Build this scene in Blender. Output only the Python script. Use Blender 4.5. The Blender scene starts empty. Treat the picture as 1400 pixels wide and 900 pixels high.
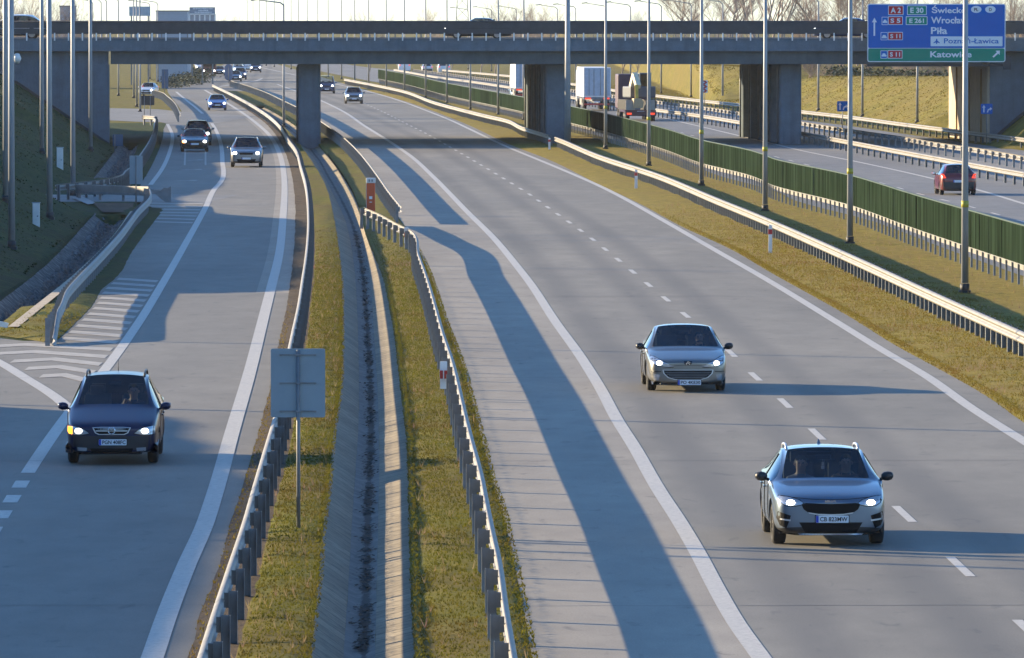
import bpy, bmesh, math, random
import numpy as np
from mathutils import Vector, Matrix
from mathutils.bvhtree import BVHTree
from mathutils.geometry import delaunay_2d_cdt

random.seed(7)
rng = np.random.default_rng(7)
S = bpy.context.scene
COL = S.collection
R = math.radians

# ------------------------------------------------------------------ camera
CAM_H = 8.3
FPX = 10100.0                       # focal length in pixels of a 1400 px wide picture
PITCH = math.atan(422.0 / FPX)      # horizon at row 28 of 900
cam_data = bpy.data.cameras.new("camera")
cam = bpy.data.objects.new("camera", cam_data)
COL.objects.link(cam)
cam.location = (0, 0, CAM_H)
cam.rotation_euler = (R(90) - PITCH, 0, 0)
cam_data.sensor_width = 36.0
cam_data.lens = 36.0 * FPX / 1400.0
cam_data.clip_start = 1.0
cam_data.clip_end = 9000.0
S.camera = cam

# ------------------------------------------------------------------ world and sun
SUN_EL, SUN_AZ = R(13.3), R(-63.4)  # azimuth from +Y, clockwise
world = bpy.data.worlds.new("World")
S.world = world
world.use_nodes = True
wn = world.node_tree
for n in list(wn.nodes):
    wn.nodes.remove(n)
sky = wn.nodes.new("ShaderNodeTexSky")
sky.sky_type = 'NISHITA'
sky.sun_disc = False
sky.sun_elevation = SUN_EL
sky.sun_rotation = SUN_AZ
sky.altitude = 80
sky.air_density = 0.8
sky.dust_density = 0.25
sky.ozone_density = 1.6
bg = wn.nodes.new("ShaderNodeBackground")
bg.inputs[1].default_value = 0.10
wo = wn.nodes.new("ShaderNodeOutputWorld")
tint = wn.nodes.new("ShaderNodeMix"); tint.data_type = 'RGBA'; tint.blend_type = 'MULTIPLY'; tint.inputs[0].default_value = 1.0
# clear blue overhead, pale and slightly warm towards the horizon
tcw = wn.nodes.new("ShaderNodeTexCoord"); spw = wn.nodes.new("ShaderNodeSeparateXYZ"); wn.links.new(tcw.outputs["Generated"], spw.inputs[0])
grd = wn.nodes.new("ShaderNodeValToRGB"); grd.color_ramp.elements[0].position = 0.0; grd.color_ramp.elements[0].color = (0.86, 0.98, 1.24, 1)
grd.color_ramp.elements[1].position = 0.30; grd.color_ramp.elements[1].color = (0.66, 0.98, 1.30, 1)
wn.links.new(spw.outputs[2], grd.inputs[0]); wn.links.new(grd.outputs[0], tint.inputs[7])
wn.links.new(sky.outputs[0], tint.inputs[6]); wn.links.new(tint.outputs[2], bg.inputs[0])
wn.links.new(bg.outputs[0], wo.inputs[0])

sun_data = bpy.data.lights.new("sun", 'SUN')
sun_data.energy = 5.0
sun_data.angle = R(0.5)
sun_data.color = (1.0, 0.79, 0.49)
sun = bpy.data.objects.new("sun", sun_data)
COL.objects.link(sun)
sdir = Vector((math.sin(SUN_AZ) * math.cos(SUN_EL), math.cos(SUN_AZ) * math.cos(SUN_EL), math.sin(SUN_EL)))
sun.rotation_euler = sdir.to_track_quat('Z', 'Y').to_euler()
sun.location = (-60, 60, 60)

S.view_settings.view_transform = 'Standard'
S.view_settings.look = 'None'
S.view_settings.exposure = 1.44
S.view_settings.gamma = 1.0
S.view_settings.use_curve_mapping = False
S.cycles.volume_bounces = 0
S.cycles.max_bounces = 6
S.cycles.transparent_max_bounces = 12
S.cycles.use_denoising = True

# ------------------------------------------------------------------ picture measurements -> metres
_cp, _sp = math.cos(PITCH), math.sin(PITCH)

def G(px, py, z=0.0):
    """ground point (X, Y) at height z seen at pixel px, py of the 1400x900 photograph"""
    xr = (px - 700.0) / FPX
    yr = (450.0 - py) / FPX
    dy = _cp + yr * _sp
    dz = -_sp + yr * _cp
    t = (z - CAM_H) / dz
    return (xr * t, dy * t)

def XZ(px, py, Y):
    """point (X, Z) at distance Y seen at pixel"""
    xr = (px - 700.0) / FPX
    yr = (450.0 - py) / FPX
    dy = _cp + yr * _sp
    dz = -_sp + yr * _cp
    t = Y / dy
    return (xr * t, CAM_H + dz * t)

class Curve:
    """smooth X(Y) through measured pixels"""
    def __init__(self, pts, z=0.0, off=0.0, world=None):
        P = [G(a, b, z) for a, b in pts] if world is None else list(world)
        P.sort(key=lambda p: p[1])
        self.y = np.array([p[1] for p in P]); self.x = np.array([p[0] for p in P]) + off
        n = len(P)
        h = np.diff(self.y); d = np.diff(self.x) / h
        m = np.zeros(n)
        m[0] = d[0]; m[-1] = d[-1]
        for i in range(1, n - 1):
            m[i] = (d[i - 1] * h[i] + d[i] * h[i - 1]) / (h[i] + h[i - 1])
        self.m = m
    def __call__(self, Y):
        y, x, m = self.y, self.x, self.m
        if Y <= y[0]: return float(x[0] + m[0] * (Y - y[0]))
        if Y >= y[-1]: return float(x[-1] + m[-1] * (Y - y[-1]))
        i = int(np.searchsorted(y, Y)) - 1
        h = y[i + 1] - y[i]; t = (Y - y[i]) / h
        return float((2*t**3 - 3*t*t + 1) * x[i] + (t**3 - 2*t*t + t) * h * m[i] + (-2*t**3 + 3*t*t) * x[i+1] + (t**3 - t*t) * h * m[i+1])
    def slope(self, Y, e=3.0):
        return (self(Y + e) - self(Y - e)) / (2 * e)

def lin(tab):
    ys = [a for a, b in tab]; xs = [b for a, b in tab]
    return lambda Y: float(np.interp(Y, ys, xs))

# ------------------------------------------------------------------ object helpers
def tag(o, label=None, cat=None, group=None, kind=None):
    if label: o["label"] = label
    if cat: o["category"] = cat
    if group: o["group"] = group
    if kind: o["kind"] = kind
    return o

def empty(name, loc=(0, 0, 0), rz=0.0):
    o = bpy.data.objects.new(name, None)
    o.empty_display_size = 0.3
    COL.objects.link(o)
    o.location = loc; o.rotation_euler = (0, 0, rz)
    return o

def children(o):
    return [c for c in KIDS.get(o.name, [])]

KIDS = {}
def adopt(c, p):
    c.parent = p
    KIDS.setdefault(p.name, []).append(c)

def copy_tree(o, parent=None):
    c = o.copy(); COL.objects.link(c)
    if parent is not None: adopt(c, parent)
    for ch in children(o): copy_tree(ch, c)
    return c

class MB:
    """collects faces of one mesh object"""
    def __init__(self):
        self.v = []; self.f = []; self.mi = []; self.uv = None; self.cur = 0; self.smooth = []
        self.sm = False
    def add(self, vs, fs):
        b = len(self.v)
        self.v.extend([tuple(p) for p in vs])
        for f in fs:
            self.f.append(tuple(b + i for i in f)); self.mi.append(self.cur); self.smooth.append(self.sm)
        return b
    def box(self, c, s, rz=0.0, rx=0.0, ry=0.0):
        hx, hy, hz = s[0] / 2, s[1] / 2, s[2] / 2
        vs = [Vector((x, y, z)) for x in (-hx, hx) for y in (-hy, hy) for z in (-hz, hz)]
        if rz or rx or ry:
            M = Matrix.Rotation(rz, 3, 'Z') @ Matrix.Rotation(ry, 3, 'Y') @ Matrix.Rotation(rx, 3, 'X')
            vs = [M @ v for v in vs]
        c = Vector(c)
        self.add([v + c for v in vs], [(0,1,3,2),(4,6,7,5),(0,4,5,1),(2,3,7,6),(0,2,6,4),(1,5,7,3)])
    def bar(self, p0, p1, w, h):
        """box of width w (horizontal) and height h from p0 to p1"""
        p0, p1 = Vector(p0), Vector(p1); d = (p1 - p0).normalized()
        up = Vector((0, 0, 1))
        if abs(d.z) > .98: up = Vector((0, 1, 0))
        sx = d.cross(up).normalized() * (w / 2); uz = sx.cross(d).normalized() * (h / 2)
        vs = [p + a * sx + b * uz for p in (p0, p1) for a, b in ((-1,-1),(1,-1),(1,1),(-1,1))]
        self.add(vs, [(3,2,1,0),(4,5,6,7),(0,1,5,4),(1,2,6,5),(2,3,7,6),(3,0,4,7)])
    def tube(self, pts, rad, n=8, cap=True):
        pts = [Vector(p) for p in pts]
        rads = rad if isinstance(rad, (list, tuple)) else [rad] * len(pts)
        rings = []
        prev = None
        for i, p in enumerate(pts):
            d = (pts[min(i+1, len(pts)-1)] - pts[max(i-1, 0)]).normalized()
            a = Vector((1, 0, 0)) if abs(d.x) < .9 else Vector((0, 1, 0))
            if prev is not None: a = prev
            u = (a - d * a.dot(d)).normalized(); w = d.cross(u)
            prev = u
            rings.append([p + (u * math.cos(2*math.pi*k/n) + w * math.sin(2*math.pi*k/n)) * rads[i] for k in range(n)])
        vs = [v for r in rings for v in r]; fs = []
        for i in range(len(pts) - 1):
            for k in range(n):
                fs.append((i*n + k, i*n + (k+1) % n, (i+1)*n + (k+1) % n, (i+1)*n + k))
        if cap:
            fs.append(tuple(range(n - 1, -1, -1))); fs.append(tuple((len(pts)-1)*n + k for k in range(n)))
        s = self.sm; self.sm = True; self.add(vs, fs); self.sm = s
    def prism(self, poly, y0, y1):
        """polygon in (x, z), extruded along y"""
        n = len(poly)
        vs = [(x, y0, z) for x, z in poly] + [(x, y1, z) for x, z in poly]
        fs = [tuple(range(n)), tuple(range(2*n - 1, n - 1, -1))] + [(i, n + i, n + (i+1) % n, (i+1) % n) for i in range(n)]
        self.add(vs, fs)
    def build(self, name, mat, parent=None, loc=None, bevel=0.0):
        me = bpy.data.meshes.new(name)
        me.from_pydata([tuple(p) for p in self.v], [], self.f)
        mats = mat if isinstance(mat, (list, tuple)) else [mat]
        for m in mats: me.materials.append(m)
        me.polygons.foreach_set("material_index", self.mi)
        me.polygons.foreach_set("use_smooth", self.smooth)
        if self.uv is not None:
            uvl = me.uv_layers.new(name="UVMap")
            lv = np.empty(len(me.loops), dtype=np.int32); me.loops.foreach_get("vertex_index", lv)
            uvl.data.foreach_set("uv", np.array(self.uv, dtype=np.float32)[lv].ravel())
        me.validate(); me.update()
        o = bpy.data.objects.new(name, me)
        COL.objects.link(o)
        if loc is not None: o.location = loc
        if parent is not None: adopt(o, parent)
        if bevel:
            b = o.modifiers.new("bevel", 'BEVEL'); b.width = bevel; b.segments = 2; b.limit_method = 'ANGLE'; b.angle_limit = R(40)
        return o

# ------------------------------------------------------------------ materials
MATS = {}
def new_mat(name):
    m = bpy.data.materials.new(name); m.use_nodes = True
    nt = m.node_tree; b = nt.nodes["Principled BSDF"]
    MATS[name] = m
    return m, nt, b

def node(nt, t, **kw):
    n = nt.nodes.new(t)
    for k, v in kw.items(): setattr(n, k, v)
    return n

def ramp(nt, src, stops):
    r = node(nt, "ShaderNodeValToRGB")
    e = r.color_ramp.elements
    while len(e) < len(stops): e.new(0.5)
    for i, (p, c) in enumerate(stops):
        e[i].position = p; e[i].color = (c[0], c[1], c[2], 1) if isinstance(c, (tuple, list)) else (c, c, c, 1)
    nt.links.new(src, r.inputs[0])
    return r

def mixc(nt, fac, a, b, mode='MIX'):
    n = node(nt, "ShaderNodeMix", data_type='RGBA', blend_type=mode)
    for sock, val in ((n.inputs[0], fac), (n.inputs[6], a), (n.inputs[7], b)):
        if hasattr(val, "links") or hasattr(val, "is_output"): nt.links.new(val, sock)
        elif isinstance(val, (int, float)): sock.default_value = val
        else: sock.default_value = (val[0], val[1], val[2], 1)
    return n.outputs[2]

def noise(nt, scale=1.0, detail=4.0, rough=.55, vec=None, stretch=None, coord="Object", dist=0.0):
    tc = node(nt, "ShaderNodeTexCoord")
    src = tc.outputs[coord]
    if stretch is not None:
        mp = node(nt, "ShaderNodeMapping"); mp.inputs[3].default_value = stretch
        nt.links.new(src, mp.inputs[0]); src = mp.outputs[0]
    n = node(nt, "ShaderNodeTexNoise"); n.inputs["Scale"].default_value = scale
    n.inputs["Detail"].default_value = detail; n.inputs["Roughness"].default_value = rough
    n.inputs["Distortion"].default_value = dist
    nt.links.new(src, n.inputs["Vector"])
    return n.outputs[0]

def bump(nt, b, src, strength=.3, dist=.02):
    n = node(nt, "ShaderNodeBump"); n.inputs["Strength"].default_value = strength; n.inputs["Distance"].default_value = dist
    nt.links.new(src, n.inputs["Height"]); nt.links.new(n.outputs[0], b.inputs["Normal"])

def simple(name, col, rough=.5, metal=0.0, var=.12, scale=3.0, coat=0.0, spec=.5, stretch=None, bmp=0.0):
    m, nt, b = new_mat(name)
    n = noise(nt, scale, 5, .6, stretch=stretch)
    lo = [c * (1 - var) for c in col]; hi = [min(1, c * (1 + var)) for c in col]
    r = ramp(nt, n, [(.3, lo), (.7, hi)])
    nt.links.new(r.outputs[0], b.inputs["Base Color"])
    b.inputs["Roughness"].default_value = rough; b.inputs["Metallic"].default_value = metal
    b.inputs["Coat Weight"].default_value = coat; b.inputs["Coat Roughness"].default_value = .05
    b.inputs["Specular IOR Level"].default_value = spec
    if bmp: bump(nt, b, n, bmp, .02)
    return m

def emitter(name, col, strength):
    m, nt, b = new_mat(name)
    b.inputs["Base Color"].default_value = (*col, 1); b.inputs["Emission Color"].default_value = (*col, 1)
    b.inputs["Emission Strength"].default_value = strength; b.inputs["Roughness"].default_value = .2
    return m

def asphalt(name, base, warm, tracks=(), track_w=.45, v_scale=.05):
    """asphalt with lengthwise wheel tracks; uv is metres across, metres along"""
    m, nt, b = new_mat(name)
    uvn = node(nt, "ShaderNodeUVMap"); sep = node(nt, "ShaderNodeSeparateXYZ")
    nt.links.new(uvn.outputs[0], sep.inputs[0])
    big = noise(nt, .12, 5, .6, stretch=(1, .25, 1))
    mid = noise(nt, .9, 6, .65, stretch=(1, .35, 1))
    fine = noise(nt, 28, 4, .7)
    c = ramp(nt, big, [(.3, [x * .88 for x in base]), (.72, [x * 1.08 for x in warm])]).outputs[0]
    c = mixc(nt, .35, c, ramp(nt, mid, [(.22, .24), (.78, .74)]).outputs[0], 'OVERLAY')
    c = mixc(nt, .45, c, ramp(nt, fine, [(.25, .22), (.8, .78)]).outputs[0], 'OVERLAY')
    for t in tracks:
        s = node(nt, "ShaderNodeMath", operation='SUBTRACT'); nt.links.new(sep.outputs[0], s.inputs[0]); s.inputs[1].default_value = t
        a = node(nt, "ShaderNodeMath", operation='ABSOLUTE'); nt.links.new(s.outputs[0], a.inputs[0])
        mr = node(nt, "ShaderNodeMapRange", interpolation_type='SMOOTHSTEP'); nt.links.new(a.outputs[0], mr.inputs[0])
        mr.inputs[1].default_value = .1; mr.inputs[2].default_value = track_w + .25; mr.inputs[3].default_value = .38; mr.inputs[4].default_value = 0
        k = node(nt, "ShaderNodeMath", operation='MULTIPLY'); nt.links.new(mr.outputs[0], k.inputs[0])
        nt.links.new(ramp(nt, mid, [(.2, .35), (.8, 1.3)]).outputs[0], k.inputs[1])
        c = mixc(nt, k.outputs[0], c, (.05, .05, .052))
    spots = noise(nt, 2.6, 3, .5, stretch=(1, .3, 1), dist=.6)
    c = mixc(nt, ramp(nt, spots, [(.62, 0.0), (.76, .45)]).outputs[0], c, (.06, .06, .06))
    pale = noise(nt, .45, 5, .65, stretch=(1, .12, 1))
    c = mixc(nt, ramp(nt, pale, [(.55, 0.0), (.75, .30)]).outputs[0], c, [min(1, x * 1.3) for x in warm])
    nt.links.new(c, b.inputs["Base Color"])
    b.inputs["Roughness"].default_value = .72
    b.inputs["Specular IOR Level"].default_value = .36
    bump(nt, b, fine, .25, .006)
    return m

def grass_mat(name, cols, brown, dirt=.35, scale=1.0):
    m, nt, b = new_mat(name)
    big = noise(nt, .16 * scale, 4, .6)
    mid = noise(nt, 2.2 * scale, 6, .7, stretch=(1, .55, 1), dist=.4)
    fine = noise(nt, 17, 5, .75)
    c = ramp(nt, mid, [(.28, cols[0]), (.5, cols[1]), (.72, cols[2])]).outputs[0]
    c = mixc(nt, ramp(nt, big, [(.48 - dirt * .2, 0.0), (.75, .8)]).outputs[0], c, brown)
    c = mixc(nt, .55, c, ramp(nt, fine, [(.25, .15), (.75, .85)]).outputs[0], 'OVERLAY')
    nt.links.new(c, b.inputs["Base Color"])
    b.inputs["Roughness"].default_value = .9; b.inputs["Specular IOR Level"].default_value = .15
    ad = node(nt, "ShaderNodeMath", operation='ADD'); nt.links.new(fine, ad.inputs[0])
    sc = node(nt, "ShaderNodeMath", operation='MULTIPLY'); nt.links.new(mid, sc.inputs[0]); sc.inputs[1].default_value = 2.5
    nt.links.new(sc.outputs[0], ad.inputs[1])
    bump(nt, b, ad.outputs[0], .6, .06)
    return m

asphalt_main = asphalt("asphalt_main", (.185, .172, .145), (.23, .21, .172), (2.1, 3.9, 6.0, 7.7))
asphalt_ramp = asphalt("asphalt_ramp", (.18, .168, .144), (.22, .202, .168), ())
asphalt_far = asphalt("asphalt_far", (.17, .17, .168), (.20, .196, .185), ())
asphalt_shoulder = asphalt("asphalt_shoulder", (.28, .25, .205), (.32, .285, .23), ())
asphalt_side = asphalt("asphalt_side", (.20, .195, .18), (.24, .23, .21), ())
sealed_crack = simple("sealed_crack", (.085, .08, .075), .6)
grass_dry = grass_mat("grass_dry", [(.12, .10, .016), (.225, .178, .028), (.32, .25, .05)], (.21, .145, .04))
grass_green = grass_mat("grass_green", [(.07, .075, .010), (.145, .14, .016), (.23, .20, .03)], (.15, .10, .035), .8)
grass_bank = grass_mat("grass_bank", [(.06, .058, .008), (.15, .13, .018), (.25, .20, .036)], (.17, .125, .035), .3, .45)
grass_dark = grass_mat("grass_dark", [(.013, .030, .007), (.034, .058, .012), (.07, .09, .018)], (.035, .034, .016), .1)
soil = grass_mat("soil", [(.05, .036, .024), (.10, .072, .046), (.15, .11, .072)], (.12, .095, .065), .3)

def paint_line_mat():
    m, nt, b = new_mat("road_paint")
    n = noise(nt, 9, 6, .7); n2 = noise(nt, .5, 4, .6)
    c = ramp(nt, n, [(.25, (.30, .285, .255)), (.55, (.52, .49, .43))]).outputs[0]
    c = mixc(nt, ramp(nt, n2, [(.45, 0.0), (.8, .35)]).outputs[0], c, (.38, .37, .35))
    nt.links.new(c, b.inputs["Base Color"]); b.inputs["Roughness"].default_value = .6
    return m
road_paint = paint_line_mat()
road_paint_old = simple("road_paint_old", (.38, .355, .31), .7, var=.22, scale=2.5)

def concrete_mat(name, col, scale=1.0, stain=.65, streak=True):
    m, nt, b = new_mat(name)
    n = noise(nt, 1.3 * scale, 6, .65); f = noise(nt, 14 * scale, 5, .7)
    st = noise(nt, 1.0, 5, .6, stretch=(1.6, 1.6, .12)) if streak else noise(nt, .6, 5, .6)
    c = ramp(nt, n, [(.3, [x * .8 for x in col]), (.7, [min(1, x * 1.15) for x in col])]).outputs[0]
    c = mixc(nt, ramp(nt, st, [(.5, 0.0), (.85, stain)]).outputs[0], c, [x * .45 for x in col])
    c = mixc(nt, .3, c, ramp(nt, f, [(.25, .25), (.75, .75)]).outputs[0], 'OVERLAY')
    nt.links.new(c, b.inputs["Base Color"]); b.inputs["Roughness"].default_value = .85
    bump(nt, b, f, .2, .01)
    return m
concrete = concrete_mat("concrete", (.34, .33, .31))
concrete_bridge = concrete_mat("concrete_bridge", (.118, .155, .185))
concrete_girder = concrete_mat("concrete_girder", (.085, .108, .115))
concrete_sand = concrete_mat("concrete_sand", (.44, .37, .28), stain=.25)

def slab_mat():
    """precast concrete channel slabs: joints every half metre, moss in the joints; v runs along"""
    m, nt, b = new_mat("channel_slab")
    uvn = node(nt, "ShaderNodeUVMap"); sep = node(nt, "ShaderNodeSeparateXYZ"); nt.links.new(uvn.outputs[0], sep.inputs[0])
    wob = noise(nt, 1.2, 3, .5)
    ad = node(nt, "ShaderNodeMath", operation='MULTIPLY_ADD'); nt.links.new(wob, ad.inputs[0]); ad.inputs[1].default_value = .25; nt.links.new(sep.outputs[1], ad.inputs[2])
    fr = node(nt, "ShaderNodeMath", operation='FRACT'); nt.links.new(ad.outputs[0], fr.inputs[0])
    j = ramp(nt, fr.outputs[0], [(.0, 1.0), (.07, .0), (.93, .0), (1.0, 1.0)]).outputs[0]
    n = noise(nt, 5, 6, .7); big = noise(nt, .35, 4, .6)
    c = ramp(nt, n, [(.25, (.10, .082, .052)), (.5, (.26, .215, .145)), (.78, (.36, .30, .21))]).outputs[0]
    c = mixc(nt, ramp(nt, big, [(.45, 0.0), (.75, .5)]).outputs[0], c, (.20, .17, .12))
    fl = node(nt, "ShaderNodeMath", operation='FLOOR'); nt.links.new(ad.outputs[0], fl.inputs[0])
    wnz = node(nt, "ShaderNodeTexWhiteNoise", noise_dimensions='1D'); nt.links.new(fl.outputs[0], wnz.inputs[1])
    c = mixc(nt, .4, c, ramp(nt, wnz.outputs[0], [(0, .3), (1, .68)]).outputs[0], 'OVERLAY')
    jm = node(nt, "ShaderNodeMath", operation='MULTIPLY'); nt.links.new(j, jm.inputs[0]); jm.inputs[1].default_value = .75
    c = mixc(nt, jm.outputs[0], c, (.07, .055, .035))
    nt.links.new(c, b.inputs["Base Color"]); b.inputs["Roughness"].default_value = .9
    bump(nt, b, n, .35, .015)
    return m
channel_slab = slab_mat()

def rubble_mat():
    m, nt, b = new_mat("rubble_stone")
    tc = node(nt, "ShaderNodeTexCoord")
    vo = node(nt, "ShaderNodeTexVoronoi"); vo.inputs["Scale"].default_value = 3.2; nt.links.new(tc.outputs["Object"], vo.inputs["Vector"])
    n = noise(nt, 6, 5, .7)
    c = mixc(nt, .6, ramp(nt, vo.outputs["Color"], [(.2, (.09, .082, .07)), (.8, (.22, .20, .17))]).outputs[0], ramp(nt, n, [(.3, .25), (.7, .75)]).outputs[0], 'OVERLAY')
    c = mixc(nt, ramp(nt, vo.outputs["Distance"], [(.3, 0.0), (.65, .85)]).outputs[0], c, (.03, .03, .028))
    nt.links.new(c, b.inputs["Base Color"]); b.inputs["Roughness"].default_value = .9
    bump(nt, b, vo.outputs["Distance"], -.8, .12)
    return m
rubble = rubble_mat()

galv = simple("galvanised_steel", (.235, .222, .20), .55, .3, .16, 2.0)
galv_post = simple("galvanised_post", (.19, .20, .205), .55, .3, .2, 3.0)
galv_dark = simple("weathered_steel", (.20, .21, .22), .55, .4, .2, 3.0)
pole_grey = simple("pole_grey", (.29, .30, .31), .5, .15, .12, 1.2)
dark_foot = simple("dark_foot", (.03, .032, .035), .6)
rail_dark = simple("rail_dark", (.05, .055, .062), .6, .2, .2, 2.0)
white_paint = simple("white_paint", (.80, .79, .76), .5, 0, .06, 3.0)
off_white = simple("off_white", (.66, .65, .62), .55, 0, .1, 3.0)
black_plastic = simple("black_plastic", (.018, .019, .021), .45, 0, .2, 8.0)
rubber = simple("tyre_rubber", (.016, .016, .017), .8, 0, .25, 12.0)
steel_rim = simple("alloy_rim", (.45, .45, .46), .3, .8, .1, 5.0)
chrome = simple("chrome", (.72, .73, .75), .12, 1.0, .05, 5.0)
green_screen = simple("green_screen", (.020, .034, .021), .9, 0, .9, 2.6, spec=0.0, stretch=(1, 1, .04))
green_post = simple("green_post", (.02, .05, .03), .5)
sign_blue = simple("sign_blue", (.0, .13, .47), .9, 0, .04, 1.0, spec=.0)
sign_green = simple("sign_green", (.0, .26, .17), .9, 0, .04, 1.0, spec=.0)
sign_red = simple("sign_red", (.55, .022, .035), .6, 0, .04, 1.0, spec=.08)
sign_white = simple("sign_white", (.74, .76, .78), .45, 0, .03, 1.0)
sign_back = simple("sign_back", (.24, .30, .34), .45, .35, .08, 1.5)
sos_orange = simple("sos_orange", (.62, .085, .018), .4, 0, .1, 2.0)
red_band = simple("red_band", (.50, .035, .03), .45, 0, .1, 3.0)
yellow_tag = simple("yellow_tag", (.40, .34, .03), .5, 0, .05, 3.0)
twig = simple("twig_bark", (.26, .20, .165), .9, 0, .3, 3.0)
twig_grey = simple("twig_bark_grey", (.31, .255, .22), .9, 0, .3, 3.0)

def translucent_grass(name, cols):
    m, nt, b = new_mat(name)
    n = noise(nt, 1.6, 5, .7); n2 = noise(nt, .35, 5, .65, stretch=(1, .6, 1))
    c = ramp(nt, n, [(.3, cols[0]), (.5, cols[1]), (.7, cols[2])]).outputs[0]
    c = mixc(nt, ramp(nt, n2, [(.46, 0.0), (.66, .7)]).outputs[0], c, (cols[1][0] * .95, cols[1][1] * .66, cols[1][2] * 1.3))
    nt.links.new(c, b.inputs["Base Color"]); b.inputs["Roughness"].default_value = .9; b.inputs["Specular IOR Level"].default_value = .1
    tr = node(nt, "ShaderNodeBsdfTranslucent"); nt.links.new(c, tr.inputs[0])
    mx = node(nt, "ShaderNodeMixShader"); mx.inputs[0].default_value = .5
    out = [x for x in nt.nodes if x.type == 'OUTPUT_MATERIAL'][0]
    nt.links.new(b.outputs[0], mx.inputs[1]); nt.links.new(tr.outputs[0], mx.inputs[2]); nt.links.new(mx.outputs[0], out.inputs[0])
    return m
blade_green = translucent_grass("blade_green", [(.065,.07,.010),(.14,.135,.018),(.22,.19,.03)])
blade_dry = translucent_grass("blade_dry", [(.11,.09,.015),(.21,.165,.028),(.30,.235,.045)])

blade_bank = translucent_grass("blade_bank", [(.07,.065,.010),(.16,.135,.020),(.27,.21,.04)])
blade_dark = translucent_grass("blade_dark", [(.012,.024,.006),(.030,.048,.010),(.07,.08,.018)])

blade_stalk = translucent_grass("blade_stalk", [(.20,.15,.07),(.32,.25,.12),(.42,.34,.18)])

def bed_mat():
    m, nt, b = new_mat("channel_bed_concrete")
    uvn = node(nt, "ShaderNodeUVMap"); sep = node(nt, "ShaderNodeSeparateXYZ"); nt.links.new(uvn.outputs[0], sep.inputs[0])
    n = noise(nt, 5, 6, .8, stretch=(1, .3, 1), dist=.5); g = noise(nt, .55, 4, .7)
    c = ramp(nt, noise(nt, 2.0, 6, .7), [(.25, (.10,.092,.078)), (.7, (.24,.22,.19))]).outputs[0]
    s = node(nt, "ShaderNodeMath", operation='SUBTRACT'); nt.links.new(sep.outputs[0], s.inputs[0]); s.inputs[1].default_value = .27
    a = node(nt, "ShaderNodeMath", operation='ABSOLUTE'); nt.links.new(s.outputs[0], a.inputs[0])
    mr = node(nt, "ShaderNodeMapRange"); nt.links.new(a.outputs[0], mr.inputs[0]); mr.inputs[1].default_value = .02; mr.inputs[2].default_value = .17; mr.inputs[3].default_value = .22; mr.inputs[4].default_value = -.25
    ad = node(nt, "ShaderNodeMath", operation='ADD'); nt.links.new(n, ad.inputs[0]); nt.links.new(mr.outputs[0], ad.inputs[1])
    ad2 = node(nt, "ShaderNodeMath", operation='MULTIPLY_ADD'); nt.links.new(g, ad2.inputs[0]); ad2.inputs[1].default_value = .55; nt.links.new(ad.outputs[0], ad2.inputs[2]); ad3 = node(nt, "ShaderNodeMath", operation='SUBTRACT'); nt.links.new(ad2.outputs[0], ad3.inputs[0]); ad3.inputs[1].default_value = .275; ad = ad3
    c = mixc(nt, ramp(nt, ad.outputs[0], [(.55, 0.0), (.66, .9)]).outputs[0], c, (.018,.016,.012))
    nt.links.new(c, b.inputs["Base Color"]); b.inputs["Roughness"].default_value = .9
    bump(nt, b, n, .4, .02)
    return m
channel_bed_m = bed_mat()
# ------------------------------------------------------------------ measured lines
RC_L = Curve([(358.6,107.5),(385,117.7),(439.5,138),(475,156),(497,171.4),(519.5,185.5),(548,204),(562,214),(593,242.5),(641,292),(678,329),(702,358),(726,389),(759.3,440),(795.8,491),(822.6,534.5),(843,572.9),(868.6,613.7),(900.6,670),(928.8,713.4),(955.7,759.4),(981.2,808),(1008,854),(1041,900)])
RC_R = Curve([(458.6,115),(494.3,122.9),(540,135.7),(582.9,151.4),(618.6,165.7),(640,175.7),(700,203.8),(738.3,219.5),(766,231),(825,257),(920,309),(981,344),(1050,383.5),(1143,440),(1203,477),(1269.7,516.6),(1331,560),(1400,603.5)])
RC_C = Curve([(505.7,145),(520,151.4),(554,168.6),(583,183),(609.6,198),(701.3,252),(724,266),(748.5,283.4),(777.4,303.5),(809,326.5),(843,353.6),(884,387.3),(933.8,428.2),(998,481.5),(1029,512),(1070,548.5),(1115.5,592.5),(1236,703),(1316,778)])
LG1_PTS = [(493,287.7),(513.5,296.6),(536.5,309.4),(554.4,318.4),(567,353),(577.4,383.5),(592.7,439.7),(596.6,455),(613,508.8),(623.4,557),(633.6,603),(646.4,654),(659.9,728.8),(670,779.9),(677.7,843.7),(685.4,894.8)]
LG1C = Curve(LG1_PTS[3:], z=.62)
RC_G = Curve([(554,309),(572.3,342.6),(587.6,375.8),(600,411.6),(610.6,445),(615.7,457.7),(633.6,506),(643.8,544.5),(659,603),(676.5,670),(689,708),(697,746.6),(705.9,785),(716,836),(726,895)])
RC_E = Curve([(494,121.5),(561,141),(640,171),(700,199),(753.7,220),(820,253),(878.9,281),(930,309),(1006.6,345),(1050,370.7),(1172.6,440),(1223.7,472),(1280,502.6),(1349,542),(1400,578)])
LG2_PTS = [(313.8,111.8),(336.6,118.5),(358.6,126.3),(385.3,139),(403.7,148),(439.4,170),(466.9,190),(490,213),(513,243.6),(527.5,265),(543.4,285.5)]
LG2C = Curve(LG2_PTS, z=.62)
RGC = Curve([(454,105.7),(504,115),(554,125.7),(600,142),(644,153.5),(670.7,160),(693,165),(717,176),(756,188),(827.8,217),(904,241.7),(981,273.7),(1050,301.8),(1177.7,358),(1305.5,416.7),(1400,459)], z=.62)
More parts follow.
